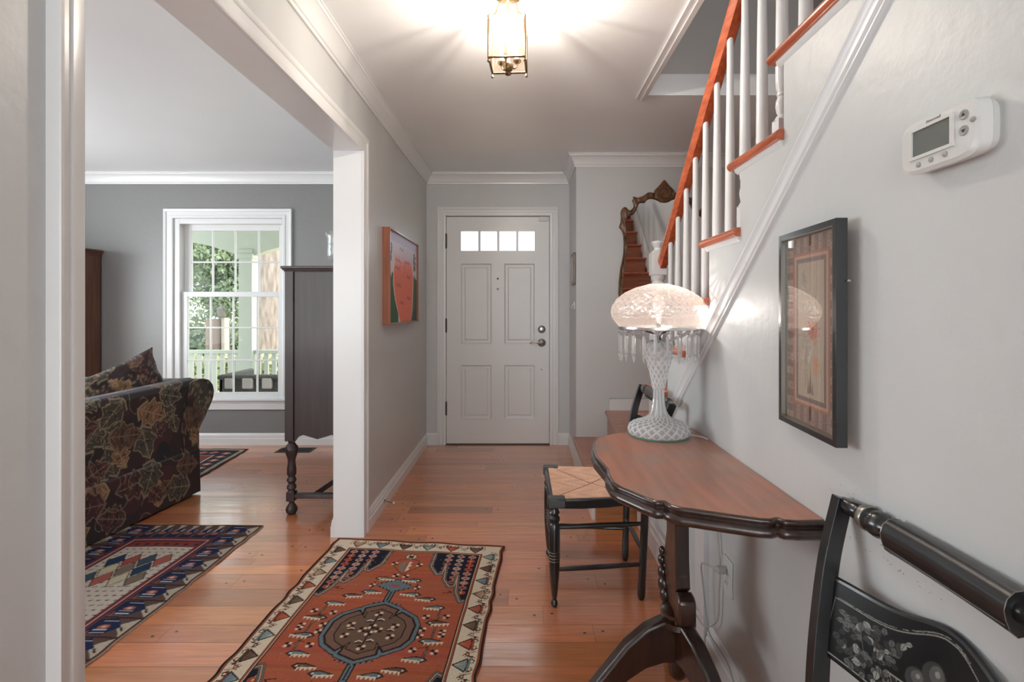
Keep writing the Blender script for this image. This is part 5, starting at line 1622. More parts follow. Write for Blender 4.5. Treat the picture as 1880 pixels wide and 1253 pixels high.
# direction along the back, from the far arm towards the hall's near end
bd = Vector((-.075, -.75, 0)).normalized(); bo = Vector((bd.y, -bd.x, 0)) * -1      # bo points out of the back towards the hall
if bo.x < 0: bo = -bo
BL = 2.0
def back_pt(l, v):
    """profile height coordinate v in [0, .95] -> offset out of the back and height"""
    pr_ = [(0, .012, .015), (.27, .006, .285), (.285, -.012, .29), (.40, -.020, .40), (.55, -.022, .55), (.66, -.012, .655), (.72, -.008, .71), (.755, -.022, .738), (.79, -.055, .748), (.85, -.115, .745), (.95, -.20, .70)]
    vv = [p[0] for p in pr_]
    return np.interp(v, vv, [p[1] for p in pr_]), np.interp(v, vv, [p[2] for p in pr_])
def back_f(X, Y):
    o_, z_ = back_pt(X, Y)
    sag = -.018 * np.sin(PI * np.clip(X / BL, 0, 1)) * np.clip((Y - .5) / .3, 0, 1)
    x = SA.x + bd.x * X + bo.x * o_; y = SA.y + bd.y * X + bo.y * o_
    return np.stack([x, y, z_ + sag], -1)
o = grid_mesh('backrest', cv, back_f, 'pattern_cloth', sofa, back=None)
md = o.modifiers.new('padding', 'SOLIDIFY'); md.thickness = .02; md.offset = 0
# arms: rolled profile, seen from behind
ap = [(0, 0.015), (.006, .15), (.008, .285), (-.010, .295), (-.016, .38), (-.010, .46), (.02, .515), (.07, .535), (.115, .555), (.150, .60), (.160, .645), (.148, .69), (.112, .728), (.06, .745), (.0, .748), (-.06, .735), (-.10, .69), (-.11, .60), (-.115, .40), (-.115, .015)]
apd = resample(ap + [ap[0]], 90)
def make_arm(base, sgn):
    nu = 60; vs, fs, cols = [], [], []
    Ls = np.linspace(-.012, .88, nu)
    n = len(apd) - 1
    ax = -bo
    def put(l, p):
        w_ = base + ax * l + (-bd) * (p[0] * sgn)
        vs.append((w_.x, w_.y, p[1])); 
    for l in Ls:
        for i in range(n):
            put(l, apd[i]); cols.append(CVS.sample((l * 1.0 + 1.1) % CW, (i / n * 1.7) % CHh))
    for a in range(nu - 1): fs += [(a * n + i, a * n + (i + 1) % n, (a + 1) * n + (i + 1) % n, (a + 1) * n + i) for i in range(n)]
    # end caps as rings shrinking to the centre, carrying the cloth pattern
    cx_, cz_ = .0, .42
    for (l, dirn) in ((Ls[0], -1), (Ls[-1], 1)):
        prev = [(0 if dirn < 0 else (nu - 1)) * n + i for i in range(n)]
        for s_ in np.linspace(.96, .0, 22):
            cur = []
            for i in range(n):
                p = (cx_ + (apd[i][0] - cx_) * s_, cz_ + (apd[i][1] - cz_) * s_)
                cur.append(len(vs)); put(l + dirn * .012 * (1 - s_) ** .5, p); cols.append(CVS.sample(p[0] + .6, p[1] % CHh))
            fs += [(prev[i], prev[(i + 1) % n], cur[(i + 1) % n], cur[i]) for i in range(n)]
            prev = cur
    off = Vector(SA)
    me = bpy.data.meshes.new('arm'); me.from_pydata([(x - off.x, y - off.y, z - off.z) for x, y, z in vs], [], fs)
    set_pattern(me, np.array(cols))
    bm = bmesh.new(); bm.from_mesh(me); bmesh.ops.recalc_face_normals(bm, faces=bm.faces); bm.to_mesh(me); bm.free()
    for q_ in me.polygons: q_.use_smooth = True
    me.set_sharp_from_angle(angle=R(50)); me.materials.append(M['pattern_cloth'])
    ob = bpy.data.objects.new('arm', me); COL.objects.link(ob); ob.parent = sofa
make_arm(SA - bd * .0 - bo * .012, 1)
make_arm(SA + bd * 1.98 - bo * .012, -1)
def patterned_box(name, o0, ux, uy, uz, lx__, ly__, lz__, parent, puff=.03, n=26):
    """soft cushion: rounded block with bulged faces"""
    vs, fs, cols = [], [], []
    bm = bmesh.new(); bmesh.ops.create_cube(bm, size=2.0)
    bmesh.ops.subdivide_edges(bm, edges=bm.edges[:], cuts=n, use_grid_fill=True)
    me = bpy.data.meshes.new(name)
    for v in bm.verts:
        x, y, z = v.co
        m_ = max(abs(x), abs(y), abs(z)); ln = (abs(x) ** 7 + abs(y) ** 7 + abs(z) ** 7) ** (1 / 7)
        k_ = m_ / ln if ln else 1; x, y, z = x * k_, y * k_, z * k_
        cols.append(CVS.sample(((x + 1) * lx__ / 2 + (z + 1) * .1) % CW, ((y + 1) * ly__ / 2 + (z + 1) * lz__ / 2) % CHh))
        z2 = z * (lz__ / 2 + puff * (1 - x * x) * (1 - y * y))
        p = Vector(o0) + Vector(ux) * (x * lx__ / 2) + Vector(uy) * (y * ly__ / 2) + Vector(uz) * z2
        v.co = p - (SA if parent else Vector(o0))
    bm.to_mesh(me); bm.free()
    set_pattern(me, np.array(cols))
    for q_ in me.polygons: q_.use_smooth = True
    me.materials.append(M['pattern_cloth'])
    ob = bpy.data.objects.new(name, me); COL.objects.link(ob)
    if parent: ob.parent = parent
    else: ob.location = o0
    return ob
inn = -bo
for k in range(2):
    c0 = SA + bd * (.12 + .44 + k * .89) + inn * .52; patterned_box('seat_cushion', (c0.x, c0.y, .38), bd, inn, (0, 0, 1), .86, .70, .16, sofa)
    c1 = SA + bd * (.12 + .44 + k * .89) + inn * .26; patterned_box('back_cushion', (c1.x, c1.y, .565), bd, (0, 0, 1), inn, .84, .26, .13, sofa, .03)
c0 = SA + bd * .99 + inn * .45; patterned_box('seat_base', (c0.x, c0.y, .165), bd, inn, (0, 0, 1), 1.78, .84, .28, sofa, .0)
# throw pillows
def pillow(c, ux, uy, w_, h_, label, th_=.13):
    ux = Vector(ux).normalized(); uy = Vector(uy).normalized(); uz = ux.cross(uy)
    bm = bmesh.new(); bmesh.ops.create_grid(bm, x_segments=46, y_segments=46, size=1)
    cols = []; me = bpy.data.meshes.new('throw_pillow')
    base_ = [v.co.copy() for v in bm.verts]; bm.free()
    vs, fs = [], []
    ng = 47 if len(base_) == 47 * 47 else int(math.sqrt(len(base_)))
    for sg in (1, -1):
        for b_ in base_:
            x, y = b_.x, b_.y
            e = max(0.0, (1 - x * x) * (1 - y * y)) ** .42
            pinch = 1 - .10 * (1 - abs(x) ** 2) * abs(y) ** 3; pin2 = 1 - .10 * (1 - abs(y) ** 2) * abs(x) ** 3
            wr = .004 * math.sin(9 * x + 5 * y) + .003 * math.sin(14 * y - 6 * x)
            vs.append(ux * (x * pin2 * w_ / 2) + uy * (y * pinch * h_ / 2) + uz * (sg * (th_ / 2) * e + wr))
            cols.append(CVS.sample((x + 1) * w_ / 2 * 1.3 + .5, (y + 1) * h_ / 2 * 1.3))
        o_ = len(vs) - len(base_)
        for a in range(ng - 1):
            for b2 in range(ng - 1):
                f_ = (o_ + a * ng + b2, o_ + a * ng + b2 + 1, o_ + (a + 1) * ng + b2 + 1, o_ + (a + 1) * ng + b2)
                fs.append(f_ if sg > 0 else f_[::-1])
    me.from_pydata([tuple(v) for v in vs], [], fs); set_pattern(me, np.array(cols))
    for q_ in me.polygons: q_.use_smooth = True
    me.materials.append(M['pattern_cloth'])
    ob = bpy.data.objects.new('throw_pillow', me); COL.objects.link(ob); ob.location = c
    return tag(ob, label, 'pillow')
pillow((-2.42, 3.17, .675), (0.22, .92, .30), (-.22, -.25, .94), .60, .42, 'dark leaf-patterned pillow with a raised corner leaning on the sofa arm')
pillow((-2.62, 2.42, .70), (.05, 1, -.05), (-.25, 0, .97), .46, .42, 'leaf-patterned pillow half hidden behind the opening casing, nearer sofa end')

# ================================================================== RUGS
def quad_f(c00, c10, c11, c01, W, H, z=.007, wob=.0):
    """corners: near-left, near-right, far-right, far-left (x, y)"""
    c00, c10, c11, c01 = map(np.array, (c00, c10, c11, c01))
    def f(X, Y):
        u, v = (X / W)[..., None], (Y / H)[..., None]
        p = (1 - u) * (1 - v) * c00 + u * (1 - v) * c10 + u * v * c11 + (1 - u) * v * c01
        ed = .0035 * np.sin(Y * 31 + 2 * np.sin(Y * 13)) * (np.abs(X / W - .5) * 2) ** 6
        return np.stack([p[..., 0] + ed, p[..., 1] + .003 * np.sin(X * 27) * (np.abs(Y / H - .5) * 2) ** 6, np.full_like(X, z) + .0015 * np.sin(X * 19 + Y * 7)], -1)
    return f
def ribbon(cv, pts, cs, w=.007, closed=False):
    """nested outline: wide dark line with lighter lines inside"""
    cv.line(pts, w * 5.4, cs[0], closed); cv.line(pts, w * 4.4, cs[1], closed); cv.line(pts, w * 2.6, cs[0], closed); cv.line(pts, w * 1.2, cs[2], closed)
DK, NV, CRM, RST, BLU, BRN, RED, TAN, GRY = (40, 30, 28), (30, 31, 42), (196, 180, 158), (140, 70, 52), (92, 104, 110), (92, 72, 58), (150, 80, 58), (172, 140, 114), (118, 106, 96)
WA, HA = .86, 1.47
cv = Canvas(WA, HA, .0026, RED)
r5 = np.random.RandomState(5)
for k in range(90):
    y = r5.uniform(0, HA); cv.rect(0, WA, y, y + r5.uniform(.002, .02), tuple(np.array(RED) + r5.uniform(-9, 9, 3)))
# outer edge, cream border, guard stripes
def band(cv, W, H, d0, d1, c):
    cv.rect(d0, W - d0, d0, d1, c); cv.rect(d0, W - d0, H - d1, H - d0, c); cv.rect(d0, d1, d0, H - d0, c); cv.rect(W - d1, W - d0, d0, H - d0, c)
band(cv, WA, HA, .0, .010, DK); band(cv, WA, HA, .010, .018, (132, 78, 56))
band(cv, WA, HA, .018, .098, CRM)
band(cv, WA, HA, .098, .101, DK); band(cv, WA, HA, .101, .107, (138, 74, 52)); band(cv, WA, HA, .107, .110, CRM); band(cv, WA, HA, .110, .115, DK)
cols6 = [BRN, (134, 74, 56), (170, 142, 116), BLU, (84, 62, 50), (112, 118, 112), RST]
def fan(cv, x, y, ang, s_, c):
    ca, sa = math.cos(ang), math.sin(ang)
    T = lambda u, v: (x + s_ * (ca * u - sa * v), y + s_ * (sa * u + ca * v))
    for sg in (-1, 1): cv.line([T(-.9, sg * .55), T(-.55, sg * .85), T(-.2, sg * .6)], .0042, DK)
    cv.poly([T(1.05, 0), T(-.25, -.95), T(-.45, 0), T(-.25, .95)], DK)
    cv.poly([T(.85, 0), T(-.17, -.72), T(-.3, 0), T(-.17, .72)], c)
    lt = tuple(np.minimum(np.array(c) * 1.35, 255))
    for t in (-.5, -.25, 0, .25, .5): cv.line([T(-.15, t), T(.7, t * .15)], .0022, lt if c[0] < 150 else (130, 92, 70))
    cv.line([T(-.45, -.85), T(-.45, .85)], .008, c if c != BLU else RST)
    for sg in (-1, 1):
        cv.line([T(-.45, sg * .3), T(-.75, sg * .3), T(-.75, sg * .7), T(-.45, sg * .7)], .0036, DK)
        cv.line([T(-.85, sg * .95), T(-.5, sg * 1.15), T(.1, sg * 1.1)], .0032, (120, 62, 46))
def hook(cv, x, y, ang, s_, c):
    ca, sa = math.cos(ang), math.sin(ang)
    T = lambda u, v: (x + s_ * (ca * u - sa * v), y + s_ * (sa * u + ca * v))
    cv.poly([T(-.55, -.35), T(-.3, -.6), T(.4, -.55), T(.75, 0), T(.4, .55), T(-.3, .6), T(-.55, .35)], DK)
    cv.poly([T(-.4, -.25), T(-.2, -.42), T(.3, -.4), T(.52, 0), T(.3, .4), T(-.2, .42), T(-.4, .25)], c)
    cv.poly([T(-.25, -.1), T(.15, -.2), T(.15, .2), T(-.25, .1)], CRM)
    cv.line([T(.75, 0), T(1.1, .5)], .003, DK); cv.rect(*(lambda p: (p[0] - .006, p[0] + .006, p[1] - .004, p[1] + .004))(T(-.9, .9)), DK)
n_side = 12
for i in range(n_side):
    y = .07 + (HA - .14) * (i + .5) / n_side
    fan(cv, .056, y, 0, .039, cols6[i % 7]); fan(cv, WA - .056, y, PI, .039, cols6[(i + 1) % 7])
    y2 = .07 + (HA - .14) * (i + 1) / n_side
    if i < n_side - 1:
        hook(cv, .050, y2, 0, .015, cols6[(i + 3) % 7]); hook(cv, WA - .050, y2, PI, .015, cols6[(i + 4) % 7])
for i in range(6):
    x = .075 + (WA - .15) * (i + .5) / 6
    for (yy, an) in ((HA - .055, -PI / 2), (.055, PI / 2)):
        fan(cv, x, yy, an, .038, cols6[(i + 2) % 7])
        if i < 5: hook(cv, x + (WA - .15) / 12, yy, an, .016, cols6[(i + 5) % 7])
# navy corner panels with rosettes and stepped flame edge
I0 = .115
def corner(fx, fy):
    m = lambda x, y: ((x if not fx else WA - x), (HA - y if fy else y))
    edge = [(I0 + .205, I0), (I0 + .205, I0 + .10), (I0 + .185, I0 + .16), (I0 + .150, I0 + .185), (I0 + .158, I0 + .10 + .02), (I0 + .128, I0 + .215), (I0 + .118, I0 + .255), (I0 + .085, I0 + .275), (I0 + .092, I0 + .20), (I0 + .062, I0 + .31), (I0 + .050, I0 + .36), (I0 + .020, I0 + .375), (I0 + .028, I0 + .29), (I0, I0 + .42)]
    edge = [(I0 + .205, I0), (I0 + .200, I0 + .13), (I0 + .160, I0 + .20), (I0 + .135, I0 + .19), (I0 + .135, I0 + .10), (I0 + .118, I0 + .24), (I0 + .085, I0 + .30), (I0 + .062, I0 + .29), (I0 + .064, I0 + .20), (I0 + .048, I0 + .34), (I0 + .020, I0 + .41), (I0, I0 + .40)]
    cv.poly([m(I0, I0)] + [m(*p) for p in edge], NV)
    r6 = np.random.RandomState(9)
    for j in range(12):
        for i in range(4):
            x = I0 + .026 + i * .053; y = I0 + .022 + j * .040
            lim = np.interp(y - I0, [0, .13, .2, .3, .4], [.19, .185, .13, .07, .0])
            if x - I0 > lim - .012: continue
            c_ = [(150, 92, 80), (172, 150, 136), (168, 128, 116), (160, 74, 56)][r6.randint(4)]
            mx__, my__ = m(x, y)
            cv.disc(mx__, my__, .019, c_, .0145)
            for a in range(8): cv.line([(mx__, my__), (mx__ + .017 * math.cos(a * PI / 4), my__ + .012 * math.sin(a * PI / 4))], .0022, tuple(np.array(c_) * .7))
            cv.disc(mx__, my__, .005, [(148, 60, 60), (60, 44, 44), (196, 150, 90)][r6.randint(3)])
            cv.line([(mx__, my__ + .014), (mx__, my__ + .026)], .006, (170, 120, 104))
    ribbon(cv, [m(*p) for p in edge], (DK, (104, 104, 102), (176, 140, 116)), .0042)
for fx in (0, 1):
    for fy in (0, 1): corner(fx, fy)
band(cv, WA, HA, .107, .110, CRM); band(cv, WA, HA, .110, .116, DK)
MXc, MYc = WA / 2, HA / 2
def bird(x, y, s_, fl, c, a=0.0):
    ca, sa = math.cos(a), math.sin(a)
    T = lambda u, v: (x + fl * s_ * (ca * u - sa * v), y + s_ * (sa * u + ca * v))
    cv.poly([T(-1.1, .15), T(-.7, .55), T(0, .6), T(1.15, .25), T(.3, 0), T(-.6, -.2)], DK)
    cv.poly([T(-.9, .15), T(-.6, .42), T(0, .46), T(.8, .25), T(.2, .08), T(-.55, -.05)], c)
    z_ = []
    for i in range(9): z_.append(T(-.45 + i * .19, (-.05 if i % 2 else -.42) + .02 * i))
    cv.poly([T(-.5, .05)] + z_ + [T(1.15, .2)], CRM)
    cv.disc(*T(-.62, .2), .004, (200, 190, 176))
def flower(x, y, r_=.014):
    for a in range(4): cv.disc(x + r_ * .7 * math.cos(a * PI / 2 + .78), y + r_ * .7 * math.sin(a * PI / 2 + .78), r_ * .55, [(196, 172, 150), DK][a % 2])
    cv.disc(x, y, r_ * .4, (120, 60, 60))
for sy in (1, -1):
    Yv = lambda v: MYc + sy * v
    # pole and stepped blue diamond above and below the medallion
    cv.rect(MXc - .016, MXc + .016, *sorted((Yv(.17), Yv(.29))), DK); cv.rect(MXc - .011, MXc - .003, *sorted((Yv(.17), Yv(.29))), BLU); cv.rect(MXc + .003, MXc + .011, *sorted((Yv(.17), Yv(.29))), BLU)
    for (w_, d_) in ((.075, .008), (.060, .018), (.042, .028), (.024, .038), (.010, .050)): cv.rect(MXc - w_ - .004, MXc + w_ + .004, *sorted((Yv(.31 - d_ - .003), Yv(.31 + d_ + .003))), DK)
    for (w_, d_) in ((.075, .008), (.060, .018), (.042, .028), (.024, .038), (.010, .050)): cv.rect(MXc - w_, MXc + w_, *sorted((Yv(.31 - d_), Yv(.31 + d_))), BLU)
    cv.rect(MXc - .018, MXc + .018, *sorted((Yv(.302), Yv(.318))), (150, 70, 60))
    # top plume
    cv.disc(MXc, Yv(.575), .028, DK, .022)
    for a in range(8): cv.disc(MXc + .020 * math.cos(a * PI / 4), Yv(.575) + .015 * math.sin(a * PI / 4), .006, CRM)
    cv.poly([(MXc - .004, Yv(.54)), (MXc - .034, Yv(.50)), (MXc - .024, Yv(.44)), (MXc - .004, Yv(.42))], GRY)
    cv.poly([(MXc + .004, Yv(.53)), (MXc + .022, Yv(.52)), (MXc + .012, Yv(.505)), (MXc + .026, Yv(.49)), (MXc + .012, Yv(.475)), (MXc + .022, Yv(.455)), (MXc + .004, Yv(.43))], CRM)
    for sx in (-1, 1):
        cv.line([(MXc, Yv(.56)), (MXc + sx * .05, Yv(.535)), (MXc + sx * .06, Yv(.48)), (MXc, Yv(.41))], .003, DK)
        flower(MXc + sx * .058, Yv(.50), .014); flower(MXc + sx * .022, Yv(.395), .014)
        bird(MXc + sx * .062, Yv(.355), .040, sx * -1, BLU if sx > 0 else GRY, 0)
        cv.line([(MXc + sx * .092, Yv(.34)), (MXc + sx * .098, Yv(.27))], .004, DK); flower(MXc + sx * .098, Yv(.305), .012)
        bird(MXc + sx * .085, Yv(.245), .040, sx * -1, BLU, 0)
        bird(MXc + sx * .155, Yv(.215), .040, sx * -1, BRN, 0)
        bird(MXc + sx * .205, Yv(.155), .040, sx * -1, (104, 118, 120), 0)
        cv.line([(MXc + sx * .23, Yv(.14)), (MXc + sx * .235, Yv(.0))], .008, DK); cv.line([(MXc + sx * .23, Yv(.14)), (MXc + sx * .235, Yv(.0))], .003, GRY)
        bird(MXc + sx * .235, Yv(.055), .042, sx, BRN if sy > 0 else BLU, 0)
        for (dx, dy) in ((.262, .105), (.185, .10), (.268, .01), (.19, .02)): flower(MXc + sx * dx, Yv(dy), .013)
        cv.line([(MXc + sx * .235, Yv(.09)), (MXc + sx * .262, Yv(.105))], .003, DK); cv.line([(MXc + sx * .235, Yv(.08)), (MXc + sx * .19, Yv(.09))], .003, DK)
        cv.line([(MXc + sx * .215, Yv(.27)), (MXc + sx * .25, Yv(.275)), (MXc + sx * .235, Yv(.29))], .004, DK)
# brown notched medallion
q1 = [(0, .165), (.065, .135), (.060, .085), (.085, .120), (.135, .085), (.155, .045), (.155, 0)]
med = q1 + [(x, -y) for x, y in q1[-2::-1]]; med = med + [(-x, y) for x, y in med[-2:0:-1]]
def sc_(k): return [(MXc + x * k, MYc + y * k) for x, y in med]
cv.line(sc_(1.0), .046, DK, True); cv.line(sc_(1.0), .038, BLU, True); cv.line(sc_(1.0), .010, DK, True)
cv.poly(sc_(1.0), (108, 80, 68)); cv.line(sc_(1.0), .006, DK, True); cv.line(sc_(.80), .005, DK, True); cv.poly(sc_(.77), (98, 76, 62))
for i in range(15):
    for sy in (-1, 1):
        x = MXc - .065 + i * .0093; y0_ = MYc + sy * (.185 - abs(i - 7) * .003); cv.poly([(x - .004, y0_), (x + .004, y0_), (x, y0_ + sy * .012)], BLU if i % 2 else DK)
for (dx, dy) in ((0, .02), (.0, -.02), (.03, 0), (-.03, 0), (0, .10), (0, -.10), (.085, .03), (-.085, .03), (.085, -.035), (-.085, -.035)): flower(MXc + dx, MYc + dy, .014)
cv.line([(MXc, MYc - .09), (MXc, MYc + .09)], .004, DK); cv.line([(MXc - .09, MYc), (MXc + .09, MYc)], .004, (84, 60, 52))
for (dx, dy, sx) in ((.02, .065, 1), (-.02, .055, -1), (.02, -.06, 1), (-.02, -.068, -1), (.075, .005, 1), (-.075, .005, -1)):
    cv.line([(MXc + dx - .012 * sx, MYc + dy), (MXc + dx, MYc + dy + .006), (MXc + dx + .012 * sx, MYc + dy - .002)], .004, (206, 196, 184)); cv.line([(MXc + dx - .012 * sx, MYc + dy - .007), (MXc + dx + .012 * sx, MYc + dy - .009)], .005, DK)
for k in range(120): cv.disc(r5.uniform(.12, WA - .12), r5.uniform(.12, HA - .12), .0018, (196, 130, 104))
cv.noise(.16)
rugf = quad_f((-1.037, 1.235), (-.175, 1.20), (-.085, 2.655), (-.965, 2.752), WA, HA)
tag(grid_mesh('hall_rug', cv, rugf, 'pattern_rug', None, back=(0, 0, -.0065)), 'rust-red tribal rug with brown medallion and cream border in the hall', 'rug')

# cream and navy rug behind the sofa
WB, HB = .76, 2.1
cv = Canvas(WB, HB, .004, (178, 168, 156))
MAR = (94, 46, 52)
band(cv, WB, HB, 0, .012, (78, 56, 46)); band(cv, WB, HB, .012, .17, (84, 66, 62))
n = 17
for i in range(n):
    y0_ = .012 + (HB - .024) * i / n; hB = (HB - .024) / n
    for fx in (0, 1):
        m = lambda x, y: (x if not fx else WB - x, y)
        cv.poly([m(.012, y0_), m(.012, y0_ + hB * .95), m(.075, y0_ + hB * .55)], (168, 156, 142))
        cv.poly([m(.05, y0_ + hB * .5), m(.09, y0_ + hB * .1), m(.165, y0_ + hB * .2), m(.165, y0_ + hB * .9), m(.10, y0_ + hB * .95)], (34, 42, 68))
        cv.disc(*m(.115, y0_ + hB * .5), .022, (150, 88, 74), .014); cv.disc(*m(.115, y0_ + hB * .5), .010, (190, 160, 140), .007)
        for t in (.2, .35, .8): cv.line([m(.09, y0_ + hB * t), m(.14, y0_ + hB * t)], .005, (176, 172, 178))
        cv.line([m(.03, y0_ + hB * .3), m(.045, y0_ + hB * .45)], .008, (60, 40, 36)); cv.line([m(.15, y0_ + hB * .05), m(.155, y0_ + hB * .3)], .006, (140, 70, 60))
        cv.line([m(.012, y0_ + hB * .97), m(.165, y0_ + hB * 1.0)], .008, (52, 34, 36))
for i in range(6):
    x0_2 = .17 + (WB - .34) * i / 6; wq = (WB - .34) / 6
    for (ya_, sg) in ((HB - .012, -1), (.012, 1)):
        cv.poly([(x0_2, ya_), (x0_2 + wq * .5, ya_), (x0_2 + wq * .3, ya_ + sg * .06)], (168, 156, 142))
        cv.poly([(x0_2 + wq * .1, ya_ + sg * .15), (x0_2 + wq * .3, ya_ + sg * .06), (x0_2 + wq * .8, ya_ + sg * .04), (x0_2 + wq * .95, ya_ + sg * .15)], (34, 42, 68))
        cv.disc(x0_2 + wq * .5, ya_ + sg * .10, .020, (150, 88, 74), .014)
        for t in (.25, .75): cv.line([(x0_2 + wq * t, ya_ + sg * .05), (x0_2 + wq * t, ya_ + sg * .08)], .006, (176, 172, 178))
band(cv, WB, HB, .168, .186, MAR); band(cv, WB, HB, .186, .190, (196, 184, 176)); band(cv, WB, HB, .190, .206, (110, 52, 56)); band(cv, WB, HB, .206, .209, DK)
for y in np.arange(.23, HB - .22, .035):
    for x in np.arange(.225, WB - .21, .035): cv.line([(x, y), (x + .010, y + .002)], .007, (88, 66, 62))
cv.rect(.21, WB - .21, HB - .27, HB - .209, (120, 58, 56))
for x in np.arange(.22, WB - .22, .05): cv.disc(x + .02, HB - .24, .012, (50, 42, 52), .010)
pal3 = [(60, 72, 84), (150, 84, 76), (176, 166, 140), (112, 98, 84), (40, 56, 78), (140, 72, 64)]
def lozenges(yc_):
    for j in range(3):
        for i in range(4 - (j % 2)):
            x = WB / 2 + (i - (3 - (j % 2)) / 2) * .075; y = yc_ + j * .085
            cv.poly([(x, y - .07), (x + .040, y), (x, y + .07), (x - .040, y)], DK); cv.poly([(x, y - .063), (x + .035, y), (x, y + .063), (x - .035, y)], pal3[(i + 2 * j) % 6])
for yc_ in (.40, .95, 1.52): lozenges(yc_)
cv.noise(.2)
rf = quad_f((-2.28, .80), (-1.50, .80), (-1.432, 2.91), (-2.20, 2.925), WB, HB)
tag(grid_mesh('runner_rug', cv, rf, 'pattern_rug', None, back=(0, 0, -.0065)), 'cream, maroon and navy geometric rug on the floor behind the sofa', 'rug')

# living room rug beyond the sofa
WC_, HC_ = 1.05, 1.55
cv = Canvas(WC_, HC_, .008, (120, 66, 62))
for k in range(160):
    x, y = r5.uniform(.2, WC_ - .2), r5.uniform(.2, HC_ - .2); cv.poly([(x - .05, y), (x, y - .04), (x + .05, y), (x, y + .04)], [(150, 104, 92), (44, 46, 62), (170, 150, 132), (104, 48, 46)][k % 4])
band(cv, WC_, HC_, 0, .02, (52, 46, 44)); band(cv, WC_, HC_, .02, .05, (150, 148, 132)); band(cv, WC_, HC_, .05, .20, (52, 50, 60))
for t in np.arange(.1, HC_ - .1, .10):
    for x in (.125, WC_ - .125): cv.poly([(x - .05, t), (x, t - .04), (x + .05, t), (x, t + .04)], (158, 104, 88)); cv.disc(x, t, .018, (190, 176, 160))
for t in np.arange(.2, WC_ - .2, .10):
    for y in (.125, HC_ - .125): cv.poly([(t - .05, y), (t, y - .04), (t + .05, y), (t, y + .04)], (158, 104, 88))
band(cv, WC_, HC_, .20, .215, (180, 166, 150))
cv.noise(.2)
rf = quad_f((-3.30, 2.98), (-2.25, 2.96), (-2.345, 4.50), (-3.34, 4.52), WC_, HC_, z=.006)
tag(grid_mesh('area_rug', cv, rf, 'pattern_rug', None, back=(0, 0, -.0055)), 'dark-bordered patterned area rug under the front of the sofa by the window', 'rug')

# ================================================================== TALL CABINET, HURRICANE, HUTCH
cx0, cx1, cy0, cy1 = -1.385, -1.01, 3.06, 3.96
cab = thing('tall_cabinet', 'tall dark walnut cabinet on turned legs standing against the partition', 'cabinet', ((cx0 + cx1) / 2, (cy0 + cy1) / 2, 0))
q = MB()
# side panels with scalloped lower edge
def scal(a, b, z):
    L_ = b - a
    return [(a, z + .0), (a + L_ * .10, z + .035), (a + L_ * .2, z + .045), (a + L_ * .35, z + .032), (a + L_ * .5, z + .020), (a + L_ * .65, z + .032), (a + L_ * .8, z + .045), (a + L_ * .9, z + .035), (b, z)]
sc1 = scal(cx0 + .05, cx1 - .05, .425)
for y in (cy0 + .012, cy1 - .022):
    q.prism([(cx0 + .002, .44)] + sc1 + [(cx1 - .002, .44), (cx1 - .002, 1.43), (cx0 + .002, 1.43)], 'y', y, y + .010)
q.box(cx0 + .002, cx1 - .002, cy0 + .02, cy1 - .02, .48, 1.43)
q.build('body', 'cabinet', cab)
q = MB()
for (x, y) in ((cx0, cy0), (cx1 - .05, cy0), (cx0, cy1 - .05), (cx1 - .05, cy1 - .05)): pass
for x in (cx0, cx1 - .050):
    for y in (cy0, cy1 - .05):
        q = MB(); q.box(x, x + .05, y, y + .05, .435, 1.432); q.build('corner_post', 'cabinet', cab, bevel=.002)
q = MB()
for (d_, za, zb_) in ((.004, 1.430, 1.438), (.012, 1.438, 1.446), (.018, 1.446, 1.462)): q.box(cx0 - d_, cx1 + min(d_, .010), cy0 - d_, cy1 + d_, za, zb_)
q.build('top', 'cabinet', cab, bevel=.003)
for ky in range(2):
    ya_ = cy0 + .05 + ky * (cy1 - cy0 - .1) / 2
    q = MB(); q.box(cx0 - .012, cx0 + .004, ya_ + .003, ya_ + (cy1 - cy0 - .1) / 2 - .003, .52, 1.41); q.box(cx0 - .017, cx0 - .010, ya_ + .06, ya_ + (cy1 - cy0 - .1) / 2 - .06, .60, 1.33); dr = q.build('door', 'cabinet', cab, bevel=.003)
    q = MB(); q.ball((cx0 - .028, ya_ + (.03 if ky else (cy1 - cy0 - .1) / 2 - .03), .98), .012, 10, 8); q.lathe([(.004, 0), (.004, .02)], (cx0 - .03, ya_ + (.03 if ky else (cy1 - cy0 - .1) / 2 - .03), .98), (1, 0, 0), 8); q.build('knob', 'brass', dr)
lp = [(.022, .435), (.018, .42), (.024, .412), (.036, .395), (.038, .378), (.032, .355), (.022, .325), (.021, .30), (.026, .27), (.026, .235), (.018, .222), (.024, .212), (.028, .200), (.022, .188), (.017, .180), (.026, .168), (.027, .152), (.018, .142), (.026, .130)]
lp2 = [(.026, .082), (.016, .074), (.015, .066), (.028, .045), (.034, .028), (.030, .012), (.020, 0)]
for x in (cx0 + .028, cx1 - .028):
    for y in (cy0 + .03, cy1 - .03):
        q = MB(); q.lathe(lp[::-1], (x, y, 0), seg=16); q.lathe(lp2[::-1], (x, y, 0), seg=16); q.box(x - .023, x + .023, y - .023, y + .023, .080, .133); q.build('leg', 'cabinet', cab)
q = MB()
for y in (cy0 + .03, cy1 - .03): q.box(cx0 + .05, cx1 - .05, y - .02, y + .02, .095, .122)
for y in (cy0 + .03, cy1 - .03):
    q = MB(); q.box(cx0 + .05, cx1 - .05, y - .02, y + .02, .095, .122); q.build('stretcher', 'cabinet', cab, bevel=.005)
